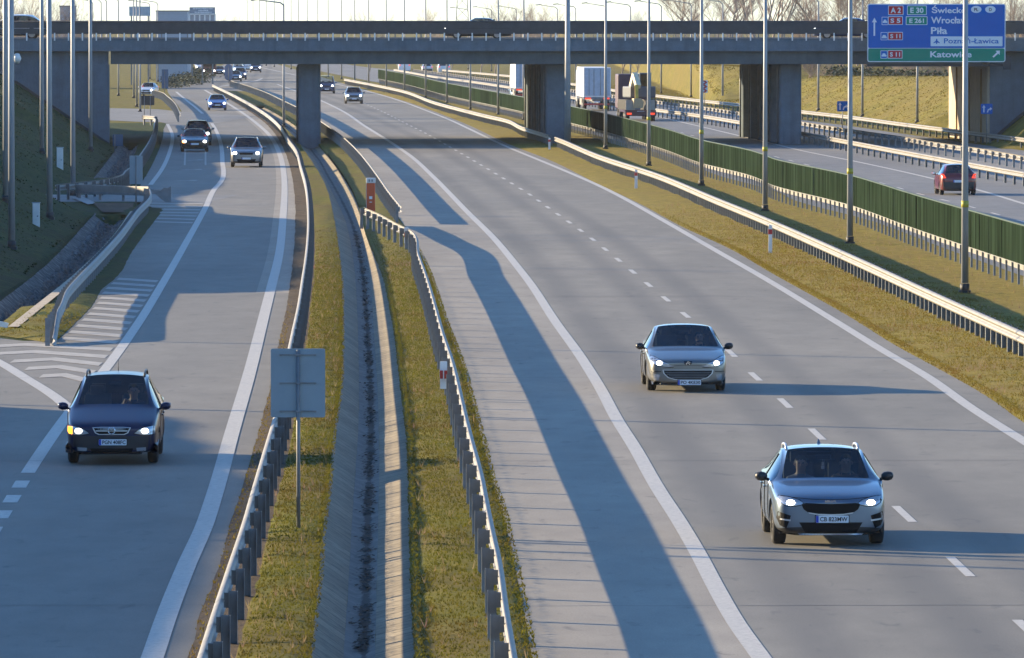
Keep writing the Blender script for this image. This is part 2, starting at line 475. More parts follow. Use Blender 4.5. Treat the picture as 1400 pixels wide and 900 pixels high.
GSC = Curve([(452,102),(504,112.5),(554,123.5),(611,140),(716,165),(843,199),(922,226),(955.5,240),(1042,266),(1050,271),(1167.5,305.6),(1254,340),(1400,393.7)])
MG1C = Curve([(557,98.6),(600,106),(646.7,112),(697,119.5),(891.6,149.5),(955.5,158),(1050,174),(1126.6,187.8),(1228.8,207),(1305,221),(1370,232.8),(1400,238)], z=.62)
MG2C = Curve([(613,102),(698.7,113),(900,140),(960.6,147.9),(1035.7,159.4),(1193,184),(1240,190.7),(1280,198),(1324,204),(1400,217)], z=.62)
MG3C = Curve([(616,97),(696,104),(900,131.3),(955,137.5),(1100,153.3),(1160,160),(1240,170.7),(1266.7,174),(1320,181),(1400,191)], z=.62)
LR_R = Curve([(280,123.4),(312,142),(346,165),(368.9,185.8),(383,213),(388.7,245.5),(387,296.6),(380.7,352.9),(368,404),(357.7,445),(340,514),(316.8,593),(293.8,675),(278.5,721),(255.5,772),(230,836),(208,900)])
LR_RE = Curve([(293,125),(331,146),(369,174),(394.7,219),(403,256.6),(405.5,290),(403,350),(398,395),(391,437),(388,450),(368,549.6),(352.6,608),(334.7,670),(316.8,726),(299,792.6),(281,836),(265.7,892)])
LRG_PTS = [(291.8,117),(319,130),(350.7,147.5),(369,159.5),(385.9,175),(397,193),(407.7,207.5),(414.9,230.6),(421.7,254),(426,292),(426.4,320),(424,355),(420,386),(413.9,429.5),(408.8,455),(404,480),(387,572.6),(373,623.7),(359,675),(347,721),(325.5,790),(308.8,843.7),(293,897)]
LRGC = Curve(LRG_PTS, z=.62)
LR_L = Curve([(239.5,124.4),(251.8,134.8),(270.7,149.9),(289.5,168.8),(300.9,193.3),(304,220),(301,250),(293.8,258),(281,283.9),(255.5,329.9),(224.8,383.5),(187,445),(143,506),(94.5,565),(38,646.7),(4,703)])
DL0 = Curve([(416,206),(426.6,222),(444.5,253),(455,290),(459.9,317),(466,373),(467.5,445),(467,480),(465,534),(455,600),(449,670),(439,746.6),(434,810.5),(423.7,895)])
DL1 = Curve([(420.5,205),(430,217.5),(442,240),(457,268),(472.6,304),(485,373),(489,445),(490.5,540),(490,580),(485,654),(483.8,670),(477,785),(469.7,895)], z=-.28)
DR1 = Curve([(439.4,213),(458,242),(472.6,271),(493,317),(508,399),(511,450),(516,526.6),(518.6,628.8),(518,670),(515.7,785),(513,895)], z=-.28)
DR0 = Curve([(446.6,208),(465.4,233.5),(484,264),(503,322),(523.7,373),(539,447),(549,526.6),(559.5,628.8),(560.5,670),(564,785),(569,895)])
ISL = Curve([(75,467),(92.4,450.8),(127,414.7),(138,396),(157,380),(179,345),(222,287)])
LRE_UP = Curve([(196.5,245),(206,228),(215,209),(223,181),(223,172)])
LRE_FAR = Curve([(253.6,161),(245,147),(234,133),(229,124),(230,119),(274,110.6)])
PW_L0 = Curve([(0,416.7),(56,373),(122.6,304),(135,290)])
PW_R0 = Curve([(25.5,439.7),(102,378),(153,327),(178,292)])
PW_L1 = Curve([(128,248),(157.6,209),(166,196)])
PW_R1 = Curve([(174.7,237),(187,209),(194,190)])

def Ys(y0, y1, fine=1.0):
    out = []; y = y0
    while y < y1:
        out.append(y)
        y += fine * (1.5 if y < 300 else 3.0 if y < 620 else 9.0)
    out.append(y1)
    return out

def ribbon(name, fl, fr, y0, y1, z, mat, n=1, ztab=None, jit=0.0, fine=1.0, kind='structure', label=None, cat=None):
    """sheet between two lines X(Y); ztab: list of (t, z) profile across"""
    b = MB(); ys = Ys(y0, y1, fine); uv = []
    prof = ztab or [(k / n, z) for k in range(n + 1)]
    w = len(prof)
    for Y in ys:
        a, c = fl(Y), fr(Y)
        for k, (t, zz) in enumerate(prof):
            x = a + (c - a) * t
            j = random.uniform(-jit, jit) if jit and 0 < k < w - 1 else 0
            e = random.uniform(-jit, jit) * .6 if jit and k in (0, w - 1) else 0
            b.v.append((x + e, Y, zz + j)); uv.append((x - a, Y))
    for i in range(len(ys) - 1):
        for k in range(w - 1):
            p = i * w + k
            b.f.append((p, p + 1, p + w + 1, p + w)); b.mi.append(0); b.smooth.append(True)
    b.uv = uv
    o = b.build(name, mat)
    tag(o, label, cat, kind=kind)
    return o

# --- hills: embankment on the left, bank on the right
l_toe = lin([(40,-17.2),(165,-17.2),(176,-30),(206,-30),(214,-15.6),(243,-16.2),(304,-18.0),(318,-18.4),(336,-22.5),(354,-23.5),(381,-22.2),(463,-25.3),(494,-27.0),(512,-27.6),(560,-33),(700,-52),(1000,-75),(1500,-110)])
l_cap = lin([(40,7.0),(146,7.0),(152,6.4),(170,5.4),(179,.2),(222,.2),(236,5.3),(316,5.5),(324,4.2),(335,4.4),(357,4.4),(462,3.8),(485,6.8),(540,6.9),(556,2.5),(600,.9),(1500,.9)])
r_foot = lambda Y: MG3C(Y) + 1.6
def bank_h(Y): return float(np.interp(Y, [548, 566, 590, 640, 690, 706, 726, 746, 1000, 1500], [.3, 3.9, 3.86, 3.48, 3.1, .6, .6, 3.6, 3.2, 2.6]))
def ss(t):
    t = min(1, max(0, t)); return t * t * (3 - 2 * t)
def hill(X, Y):
    h = 0.0
    d = l_toe(Y) - X
    if d > 0: h = max(h, min(l_cap(Y), d * (.52 if Y < 440 else .66)))
    if Y > 480 and X > 20:
        d2 = X - (r_foot(Y) + (0 if Y > 555 else 0))
        if Y > 556 and d2 > 0: h = max(h, min(bank_h(Y), d2 * .46))
    if X > 32.0 and 470 < Y < 560:          # road ramp behind the right abutment
        d3 = min((X - 32.0) * .85, 6.9)
        e = 1.0 if 493 <= Y <= 538 else max(0, 1 - (493 - Y) / 14 if Y < 493 else 1 - (Y - 538) / 16)
        h = max(h, min(d3, 6.9 * e))
    return h

def road_z(X, Y):
    """lowered bed under the roads and the median"""
    if 183 < Y:
        L = ISL(Y) if Y < 290 else LRE_UP(Y) if Y < 520 else LR_R(Y) - 4
    else:
        L = -14.0
    Rr = RC_E(Y)
    if Y > 700: L = LR_R(min(Y, 900)) + 1
    return -.62 * ss((X - L - .4) / 1.2) * ss((Rr - .4 - X) / 1.2)

def swale(X, Y):
    d = 0
    for a, c, y0, y1 in ((PW_L0, PW_R0, 205, 316), (PW_L1, PW_R1, 392, 500)):
        if y0 < Y < y1:
            l, r = a(Y), c(Y)
            d -= .95 * ss((X - l + .3) / .8) * ss((r + .3 - X) / .8)
    return d

def ground_h(X, Y):
    return -.02 + hill(X, Y) + road_z(X, Y) + swale(X, Y)

def build_ground():
    xs = sorted(set([-900, -600, -400, -300, -220, -160, -120, -95, -80, -70] + [round(-62 + .8 * i, 2) for i in range(int(122 / .8) + 1)] + [64, 70, 80, 95, 120, 160, 220, 300, 400, 600, 900]))
    ys = [-60, -20, 0, 20, 40, 55]; y = 62
    while y < 720: ys.append(y); y += 2.4 if y < 620 else 5
    while y < 1500: ys.append(y); y += 20
    ys += [1600, 1800, 2200, 3000, 4500, 7000]
    b = MB()
    for Y in ys:
        for X in xs:
            b.v.append((X, Y, ground_h(X, Y) + (random.uniform(-.03, .03) if hill(X, Y) > .3 and abs(X) < 60 else 0)))
    w = len(xs)
    for i in range(len(ys) - 1):
        for k in range(w - 1):
            p = i * w + k
            xm = (xs[k] + xs[k + 1]) / 2; ym = (ys[i] + ys[i + 1]) / 2
            b.f.append((p, p + 1, p + w + 1, p + w)); b.smooth.append(True)
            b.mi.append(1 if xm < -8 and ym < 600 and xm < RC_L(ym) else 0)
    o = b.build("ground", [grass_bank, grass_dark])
    tag(o, kind='structure')
build_ground()

# --- roads
Y_NEAR, Y_FAR = 55, 1500
NOSE = 880.0
def rc_left(Y):
    if Y > NOSE: return LR_RE(NOSE) - 2 + (Y - NOSE) * -.03
    if Y > 310: 
        t = ss((Y - 860) / 20)
        return (LG2C(Y) + .25) * (1 - t) + (LR_RE(NOSE) - 1) * t if Y < 995 else 0
    t = ss((Y - 292) / 14)
    return RC_G(Y) * (1 - t) + (LG2C(316) + .25 + (Y - 316) * LG2C.slope(330)) * t
ribbon("main_road", rc_left, RC_E, Y_NEAR, Y_FAR, 0.0, asphalt_main, 6)

ribbon("hard_shoulder", lambda Y: rc_left(Y) + .01, lambda Y: RC_L(Y) - .1, Y_NEAR, 860, .002, asphalt_shoulder, 4)
def lr_left(Y):
    if Y < 189: return -16.5
    if Y < 192: return -16.5 + (ISL(192) + 16.5) * ss((Y - 189) / 3)
    if Y < 318: return ISL(Y)
    if Y < 338: return ISL(318) + (LRE_UP(352) - ISL(318)) * (Y - 318) / 34
    if Y < 352: return LRE_UP(352) - .2
    if Y < 596: return LRE_UP(min(Y, 560)) - (max(0, Y - 560)) * .04
    if Y < 640: return LRE_UP(560) - 1.44 - (Y - 596) * .12
    return min(LRE_FAR(min(Y, 1010)), -28) - (max(0, Y - 1010) * .03)
def lr_right(Y): return LR_RE(min(Y, NOSE)) + (0 if Y < NOSE else -(Y - NOSE) * .02 + 1.0 * ss((Y - NOSE) / 10))
ribbon("ramp_road", lr_left, lr_right, Y_NEAR, Y_FAR, -.004, asphalt_ramp, 4)

def poly_sheet(name, pts, z, mat, kind='structure'):
    b = MB(); b.v = [(x, y, z) for x, y in pts]; b.f = [tuple(range(len(pts)))]; b.mi = [0]; b.smooth = [False]
    b.uv = [(x, y) for x, y in pts]
    o = b.build(name, mat); return tag(o, kind=kind)
# merging road from the left, the crossing service road and the side road beyond the overpass
poly_sheet("side_road", [(-11.9,189.5),(-13.4,193.2),(-17,196.5),(-24,200),(-40,204),(-60,206),(-60,192),(-40,190),(-24,184),(-18.2,176),(-16.4,166),(-14,150),(-11,140),(-9.5,150),(-10,175)], -.009, asphalt_ramp)
poly_sheet("service_road", [(-46,343),(-30,340.5),(-21.5,338.5),(-16.5,338.5),(-14,336),(-13,352),(-17.2,353),(-19.8,352),(-30,353),(-46,356)], -.0015, asphalt_side)
poly_sheet("junction_road", [(-75,690),(-45,668),(-36,622),(-31,606),(-24,596),(-22,640),(-28,660),(-33,690),(-45,712),(-75,735)], .003, asphalt_side)
ribbon("far_road", lambda Y: GSC(Y) + .9, lambda Y: MG1C(Y) + .6, 150, Y_FAR, 0.0, asphalt_far, 4)
ribbon("collector_road", lambda Y: MG2C(Y) + .2, lambda Y: MG3C(Y) - .7, 300, Y_FAR, .004, asphalt_far, 3)
ribbon("median_strip", lambda Y: MG1C(Y) + .55, lambda Y: MG2C(Y) + .25, 300, Y_FAR, .012, asphalt_side, 2)

# --- painted lines
def line_strip(name, f, y0, y1, w, z=.005, mat=None, dash=None, phase=0.0):
    b = MB()
    def seg(a, c):
        ys = Ys(a, c); vs = []
        for Y in ys:
            s = f.slope(Y); k = w / 2 * math.sqrt(1 + s * s)
            vs += [(f(Y) - k, Y, z), (f(Y) + k, Y, z)]
        b.add(vs, [(2*i, 2*i+1, 2*i+3, 2*i+2) for i in range(len(ys) - 1)])
    if dash is None: seg(y0, y1)
    else:
        on, per = dash; y = phase - math.ceil((phase - y0) / per) * per
        while y < y1: seg(y, y + on); y += per
    o = b.build(name, mat or road_paint); return tag(o, kind='structure')
line_strip("edge_line", RC_L, Y_NEAR, 960, .27, z=.006)
line_strip("edge_line", RC_R, Y_NEAR, 1300, .27)
yd = G(1250, 714)[1]
line_strip("lane_dashes", RC_C, Y_NEAR, 900, .15, dash=(4.0, 12.0), phase=yd)
line_strip("edge_line", LR_R, Y_NEAR, 880, .30)
line_strip("ramp_line", LR_L, G(38, 646.7)[1], 860, .26, z=.002)
line_strip("merge_dashes", LR_L, 60, G(38, 650)[1], .26, z=.002, dash=(2.0, 4.05), phase=G(29.4, 667)[1])
MLN = Curve([(-30,480),(0,496),(30,514),(86.9,552),(95,560)])
line_strip("merge_line", MLN, G(95, 562)[1], 192, .30, z=.003)
LRL_UP = Curve([(205.8,252.7),(219.8,234),(232,207.6),(235.4,184),(229,170)])
line_strip("ramp_line", LRL_UP, G(205.8,252.7)[1], G(229,170)[1], .24, z=.003)
FC_R = Curve([(1051.6,195.5),(1100,207),(1170,221),(1280,245.6),(1341,261),(1400,278.8)])
FC_C = Curve([(1126.6,231.5),(1152,238),(1201,249.4),(1259.5,266),(1326,282.6),(1361.7,292.8)])
line_strip("edge_line", FC_R, 250, 900, .24)
line_strip("lane_dashes", FC_C, 250, 700, .14, dash=(4, 12), phase=G(1259.5, 267)[1])
# gore lines at the far diverge
line_strip("gore_line", Curve([(300,118.5),(320,115.5),(346.8,111.4),(358.6,107.6)]), G(300,118.5)[1], G(358.6,107.6)[1], .35, z=.006)

def chevrons():
    b = MB()
    def para(pl, th):
        vs = [];
        for x, y in pl: vs += [(x, y - th / 2, .004), (x, y + th / 2, .004)]
        b.add(vs, [(2*i, 2*i+1, 2*i+3, 2*i+2)[::-1] for i in range(len(pl) - 1)])
    y = 154.5; k = 0
    while y < 236:
        xr = LR_L(y - .6) - .2
        # apex along the middle of the gore
        if y < 190:
            la = MLN(y) + .2
            ax = la + (xr - la) * (.42 if y < 182 else .3)
            pl = [(xr, y - .6), (ax, y + 2.2)]
            if ax - la > .5:
                pl.append((la, y + 2.2 - (ax - la) * 1.25))
        else:
            lx = ISL(y + 1.5) + .12
            pl = [(xr, y - .6), (lx, y + 1.9)]
        if pl[0][0] - pl[-1][0] > .4: para(pl, 1.7)
        y += 4.05
    o = b.build("gore_chevrons", road_paint_old); tag(o, kind='structure')
    b2 = MB()
    for i in range(7):
        y = 303 + i * 5.2
        xr = LR_L(y - .6) - .2; lx = max(ISL(y) if y < 316 else xr - 3.6, xr - 3.6 + i * .15)
        b2.add([(lx, y + .9, .004), (xr, y - .8, .004), (xr, y + .7, .004), (lx, y + 2.4, .004)], [(0, 1, 2, 3)])
    tag(b2.build("gore_chevrons", road_paint_old), kind='structure')
chevrons()
ribbon("ramp_edge", lambda Y: LR_R(Y) - .42, lambda Y: LR_RE(Y) + .01, 225, 700, -.001, asphalt_shoulder, 2)

def ramp_marks():
    """worn arrows and ladder marks on the ramp lane by the dark cars"""
    b = MB()
    for (x0, x1, py) in ((256, 273, 219.5), (250, 271, 232.5), (243, 264, 247.5)):
        a = G(x0, py); c = G(x1, py - .6)
        b.bar((a[0], a[1], .003), (c[0], c[1] , .003), .35, .002)
        cx, cy = c
        vs = [(cx + .22 * math.cos(t), cy + 1.1 * math.sin(t), .004) for t in [2 * math.pi * k / 12 for k in range(12)]]
        b.add(vs, [tuple(range(12))])
    for px in (252.5, 281):
        a = G(px, 226); c = G(px + (1 if px < 260 else 0), 205)
        b.bar((a[0], a[1], .003), (c[0], c[1], .003), .10, .002)
    tag(b.build("ramp_markings", road_paint_old), kind='structure')
ramp_marks()

# sealed transverse joints in the asphalt
def joints():
    b = MB()
    for Y in (104.5, 139, 171.5, 222, 262, 305, 352, 420):
        for (f0, f1) in ((rc_left, RC_E), (lambda y: max(lr_left(y), -13), lr_right)):
            x0, x1 = f0(Y) + .1, f1(Y) - .1
            n = 24; w = .022 if Y < 200 else .04
            pts = [(x0 + (x1 - x0) * k / n, Y + .03 * math.sin(k * 1.7 + Y) + .028 * (x1 - x0) * k / n) for k in range(n + 1)]
            vs = []
            for x, y in pts: vs += [(x, y - w, .0035), (x, y + w, .0035)]
            b.add(vs, [(2*i, 2*i+2, 2*i+3, 2*i+1) for i in range(n)])
    tag(b.build("sealed_joints", sealed_crack), kind='structure')
joints()

# --- verges and the concrete channel
ribbon("verge_soil", lambda Y: LR_RE(Y) - .05, lambda Y: LRGC(Y) + .15, Y_NEAR, 872, .02, soil, 3, jit=.03)
ribbon("median_grass", lambda Y: LRGC(Y) + .10, DL0, Y_NEAR, 330, .0, grass_green, ztab=[(0,.02),(.3,.05),(.7,.05),(1,.02)], jit=.03)
ribbon("channel_side_shade", DL0, DL1, Y_NEAR, 460, 0, channel_slab, ztab=[(0,.02),(1,-.28)])
ribbon("channel_bed", DL1, DR1, Y_NEAR, 460, 0, channel_bed_m, ztab=[(0,-.28),(.3,-.33),(.7,-.33),(1,-.28)], jit=.01)
ribbon("channel_side_lit", DR1, DR0, Y_NEAR, 460, 0, channel_slab, ztab=[(0,-.28),(1,-.14)])
def mg_r(Y):
    return RC_G(Y) + .02 if Y < 292 else rc_left(Y) + .02
ribbon("median_grass", lambda Y: DR0(Y) - .02, mg_r, Y_NEAR, 330, 0, grass_green, ztab=[(0,-.15),(.004,.0),(.12,.03),(.5,.05),(.9,.04),(1,-.01)], jit=.03)
ribbon("median_grass", lambda Y: LRGC(Y) + .10, DL0, 330, 460, .03, grass_green, 3, jit=.03)
ribbon("median_grass", lambda Y: DR0(Y) - .02, mg_r, 330, 460, .03, grass_green, 3, jit=.03)
_fr = lambda Y: min(1, (LG2C(Y) - LRGC(Y)) / (LG2C(460) - LRGC(460)))
def far_line(c): return lambda Y: LRGC(Y) + (c(460) - LRGC(460)) * _fr(Y)
fL0, fL1, fR1, fR0 = [far_line(c) for c in (DL0, DL1, DR1, DR0)]
ribbon("channel_side_shade", fL0, fL1, 460, 720, 0, channel_slab, ztab=[(0,.02),(1,-.28)])
ribbon("channel_bed", fL1, fR1, 460, 720, 0, channel_bed_m, ztab=[(0,-.28),(.3,-.33),(.7,-.33),(1,-.28)])
ribbon("channel_side_lit", fR1, fR0, 460, 720, 0, channel_slab, ztab=[(0,-.28),(1,-.14)])
ribbon("median_grass", lambda Y: LRGC(Y) + .10, fL0, 460, 720, .03, grass_green, 3, jit=.02)
ribbon("median_grass", lambda Y: fR0(Y) - .02, lambda Y: rc_left(Y) + .02, 460, 720, 0, grass_green, ztab=[(0,-.15),(.004,.0),(.12,.03),(.9,.04),(1,-.01)], jit=.02)
ribbon("median_grass", lambda Y: LRGC(Y) + .10, lambda Y: rc_left(Y) + .02, 718, 872, .03, grass_green, 4, jit=.02)
ribbon("verge_grass", lambda Y: RC_E(Y) - .03, lambda Y: GSC(Y) + .95, Y_NEAR, 1000, 0, grass_dry, ztab=[(0,-.005),(.06,.04),(.3,.06),(.6,.06),(1,.03)], jit=.035)
def island_l(Y): return PW_R0(Y) - .1 if 203 < Y < 318 else (ISL(Y) - 1.6 * ss((Y - 190.5) / 9) if Y <= 203 else ISL(Y) - 2)
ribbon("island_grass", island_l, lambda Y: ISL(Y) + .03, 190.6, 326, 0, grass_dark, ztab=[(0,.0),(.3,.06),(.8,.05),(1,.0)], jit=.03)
ribbon("island_grass", lambda Y: max(ISL(Y) - 2.0, ISL(Y) - .2 - (Y - 190.4) * .35), lambda Y: ISL(Y) + .02, 190.6, 214, 0, grass_green, ztab=[(0,.005),(.4,.085),(.8,.07),(1,.004)], jit=.03)
ribbon("verge_grass", lambda Y: PW_R1(Y) - .1, lambda Y: LRE_UP(Y) + .03, 392, 560, 0, grass_dark, ztab=[(0,.02),(.5,.06),(1,.01)], jit=.02)
# stone lined swales on the left
for f0, f1, y0, y1 in ((PW_L0, PW_R0, 200, 318), (PW_L1, PW_R1, 388, 500)):
    ribbon("stone_swale", lambda Y, f=f0: f(Y) - .1, lambda Y, f=f1: f(Y) + .05, y0, y1, 0, rubble, ztab=[(0,.02),(.2,-.2),(.42,-.5),(.58,-.5),(.8,-.2),(1,.03)], jit=.03)
ribbon("concrete_kerb", lambda Y: PW_R0(Y), lambda Y: PW_R0(Y) + .28, 198, 318, .09, concrete_sand, 1)
# apron of the service road
poly_sheet("concrete_apron", [G(99,272), G(112,270), G(132,279.5), G(120,281)], .05, concrete)
poly_sheet("drain_inlet", [G(127,279), G(183,279), G(180,292), G(140,292)], .055, soil)

# --- grass tufts: stuff
def tufts(name, mat, regions, hgt=(.05, .12)):
    """regions: (fl, fr, y0, y1, per square metre, edge bias)"""
    vs = []; fs = []
    for fl, fr, y0, y1, dens in regions:
        Y = y0
        while Y < y1:
            dy = 1.0
            a, c = fl(Y), fr(Y); n = int(max(0, (c - a)) * dy * dens)
            if Y > y1 - .35 * (y1 - y0): n = int(n * ((y1 - Y) / (.35 * (y1 - y0))) ** 1.3)
            for _ in range(n):
                x = random.uniform(a, c); y = Y + random.random() * dy
                t_ = (x - a) / max(c - a, .01); zb0 = .015 + .05 * min(1, 5 * t_, 5 * (1 - t_)); hh = random.uniform(*hgt); ang = random.random() * 6.28
                for q in range(3):
                    an = ang + q * 2.1 + random.uniform(-.5, .5)
                    w = random.uniform(.006, .014); dx, dyy = math.cos(an), math.sin(an)
                    lean = random.uniform(.3, 1.0) * hh
                    b0 = len(vs)
                    vs.extend([(x - dyy * w, y + dx * w, zb0), (x + dyy * w, y - dx * w, zb0), (x + dx * lean, y + dyy * lean, zb0 + hh * random.uniform(.7, 1))])
                    fs.append((b0, b0 + 1, b0 + 2))
            Y += dy
    b = MB(); b.v = vs; b.f = fs; b.mi = [0] * len(fs); b.smooth = [False] * len(fs)
    return tag(b.build(name, mat), kind='stuff')
tufts("grass_tufts", blade_green, [(lambda Y: LRGC(Y) + .12, DL0, 92, 300, 90), (lambda Y: DR0(Y) + .05, RC_G, 92, 290, 90), (lambda Y: DL0(Y) - .10, lambda Y: DL0(Y) + .05, 92, 260, 120), (lambda Y: DR0(Y) - .05, lambda Y: DR0(Y) + .10, 92, 260, 120),
                                   (lambda Y: RC_G(Y) - .10, lambda Y: RC_G(Y) + .07, 92, 288, 110),
                                   (lambda Y: max(ISL(Y) - 1.8, ISL(Y) - .2 - (Y - 190.4) * .35), lambda Y: ISL(Y) + .03, 191, 213, 40)], (.025, .06))
tufts("grass_tufts", blade_dry, [(lambda Y: RC_E(Y) + .02, lambda Y: RGC(Y) + 2.5, 150, 330, 40), (lambda Y: RC_E(Y) - .05, lambda Y: RC_E(Y) + .25, 150, 330, 90),
                                 (lambda Y: LR_RE(Y) - .06, lambda Y: LR_RE(Y) + .12, 92, 230, 30)], (.025, .065))

def bank_tufts(name, mat, n, sample, hgt):
    vs = []; fs = []
    for _ in range(n):
        x, y = sample(); z = ground_h(x, y) - .03
        hh = random.uniform(*hgt); ang = random.random() * 6.28
        for q in range(4):
            an = ang + q * 1.6 + random.uniform(-.5, .5); w = random.uniform(.025, .06); dx, dyy = math.cos(an), math.sin(an); lean = random.uniform(.2, 1.1) * hh
            b0 = len(vs)
            vs.extend([(x - dyy * w, y + dx * w, z), (x + dyy * w, y - dx * w, z), (x + dx * lean, y + dyy * lean, z + hh * random.uniform(.6, 1))]); fs.append((b0, b0 + 1, b0 + 2))
    b = MB(); b.v = vs; b.f = fs; b.mi = [0] * len(fs); b.smooth = [False] * len(fs)
    tag(b.build(name, mat), kind='stuff')
def _clump(x, y): return .5 + .5 * math.sin(x * 1.9 + 1.3 * math.sin(y * .31)) * math.sin(y * .23 + x * .7)
def s_bank():
    while True:
        y = random.uniform(556, 960); x = r_foot(y) + random.uniform(0, 10)
        if random.random() < .25 + .75 * _clump(x, y): return x, y
def s_left():
    while True:
        y = random.choice((random.uniform(205, 330), random.uniform(350, 494))); x = l_toe(y) - random.uniform(-.2, 9)
        if random.random() < .3 + .7 * _clump(x, y): return x, y
bank_tufts("bank_grass", blade_bank, 16000, s_bank, (.04, .13))
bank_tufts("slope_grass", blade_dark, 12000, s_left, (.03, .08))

def litter():
    """dead leaves and silt washed into the channel bed"""
    b = MB(); rnd = random.Random(8)
    for _ in range(5200):
        Y = 92 + (rnd.random() ** 1.4) * 210; a, c = DL1(Y), DR1(Y); t = min(.95, max(.05, rnd.gauss(.58, .16)))
        if math.sin(Y * .9) * math.sin(Y * .23 + 1) < -.35: continue
        x = a + (c - a) * t; s_ = rnd.uniform(.015, .05); an = rnd.uniform(0, 6.28)
        u = Vector((math.cos(an), math.sin(an) * 1.6, rnd.uniform(-.2, .4))) * s_; v = Vector((-math.sin(an), math.cos(an) * 1.6, rnd.uniform(-.2, .4))) * s_ * .7
        o = Vector((x, Y, -.318 + .05 * abs(t - .5) + .012)); b.add([o - u, o - v, o + u, o + v], [(0, 1, 2, 3)])
    tag(b.build("leaf_litter", simple("dead_leaf", (.045, .032, .02), .9, 0, .5, 6.0)), kind='stuff')
litter()
def stalks():
    b = MB(); rnd = random.Random(18)
    for f0, f1, y0, y1, n in ((LRGC, DL0, 92, 260, 260), (DR0, RC_G, 92, 260, 260), (RC_E, RGC, 150, 330, 700), (RGC, GSC, 200, 400, 700)):
        for _ in range(n):
            Y = rnd.uniform(y0, y1); a, c = f0(Y), f1(Y); x = a + (c - a) * rnd.uniform(.08, .95); h = rnd.uniform(.08, .22)
            for q in range(3):
                dx, dy = rnd.uniform(-.5, .5) * h, rnd.uniform(-.5, .5) * h
                b.add([(x - .006, Y, .03), (x + .006, Y, .03), (x + dx, Y + dy, .03 + h)], [(0, 1, 2)])
    tag(b.build("dead_stalks", blade_stalk), kind='stuff')
stalks()
def stones():
    """loose angular stones over both lined ditches"""
    b = MB(); rnd = random.Random(4)
    for f0, f1, y0, y1, n in ((PW_L0, PW_R0, 202, 316, 1700), (PW_L1, PW_R1, 390, 498, 1000)):
        for _ in range(n):
            Y = rnd.uniform(y0, y1); t = min(.85, max(.2, rnd.gauss(.5, .15))); a, c = f0(Y), f1(Y); x = a + (c - a) * t
            z = float(np.interp(t, [0, .2, .42, .58, .8, 1], [.02, -.2, -.5, -.5, -.2, .02])) + .02
            s_ = rnd.uniform(.04, .12); k = [Vector((rnd.uniform(-1, 1), rnd.uniform(-1, 1), rnd.uniform(.3, 1))) .normalized() * s_ for _ in range(4)]
            base = [Vector((s_ * math.cos(q * 1.57 + .3), s_ * math.sin(q * 1.57 + .3), -.03)) for q in range(4)]
            o = Vector((x, Y, z)); top = Vector((rnd.uniform(-.4, .4) * s_, rnd.uniform(-.4, .4) * s_, s_ * rnd.uniform(.4, .9)))
            b.add([o + v for v in base] + [o + top + base[q] * .45 for q in range(4)], [(0,1,5,4),(1,2,6,5),(2,3,7,6),(3,0,4,7),(4,5,6,7)])
    tag(b.build("rubble_stones", stone_mat), kind='stuff')
stone_mat = simple("stone", (.17, .165, .155), .9, 0, .5, 2.3)
stones()
# ------------------------------------------------------------------ guardrails
def resample(pts, step, y0=None):
    """smooth polyline through world points, sampled every `step` metres"""
    P = [Vector((p[0], p[1])) for p in pts]
    d = [0.0]
    for i in range(1, len(P)): d.append(d[-1] + (P[i] - P[i-1]).length)
    n = len(P)
    T = []
    for i in range(n):
        if i == 0: T.append((P[1] - P[0]) / (d[1] - d[0]))
        elif i == n - 1: T.append((P[-1] - P[-2]) / (d[-1] - d[-2]))
        else:
            h0, h1 = d[i] - d[i-1], d[i+1] - d[i]
            T.append(((P[i] - P[i-1]) / h0 * h1 + (P[i+1] - P[i]) / h1 * h0) / (h0 + h1))
    out = []; s = 0.0; i = 0
    while s <= d[-1]:
        while i < n - 2 and s > d[i+1]: i += 1
        h = d[i+1] - d[i]; t = (s - d[i]) / h
        p = (2*t**3-3*t*t+1) * P[i] + (t**3-2*t*t+t) * h * T[i] + (-2*t**3+3*t*t) * P[i+1] + (t**3-t*t) * h * T[i+1]
        out.append(p); s += step
    return out

WPROF = [(0,.755),(.03,.745),(.075,.705),(.08,.675),(.035,.635),(.0,.605),(.0,.595),(.035,.565),(.08,.525),(.075,.495),(.03,.455),(0,.445)]
_post_cache = {}
def post_mesh(h, kind):
    if (h, kind) in _post_cache: return _post_cache[(h, kind)]
    b = MB()
    w, d, t = (.12, .10, .007)
    b.box((-.02, 0, h / 2 - .05), (w, t, h + .1))
    b.box((-.02 - w / 2 + t / 2, d / 2 + t / 2, h / 2 - .05), (t, d, h + .1)); b.box((-.02 + w / 2 - t / 2, d / 2 + t / 2, h / 2 - .05), (t, d, h + .1))
    if kind == 'spacer': b.box((.07, .02, .6), (.06, .07, .20))
    o = b.build("post", galv_post)
    me = o.data; bpy.data.objects.remove(o)
    _post_cache[(h, kind)] = me
    return me

def heading(path, i):
    a = path[max(i-1, 0)]; c = path[min(i+1, len(path)-1)]
    d = (c - a).normalized(); return d

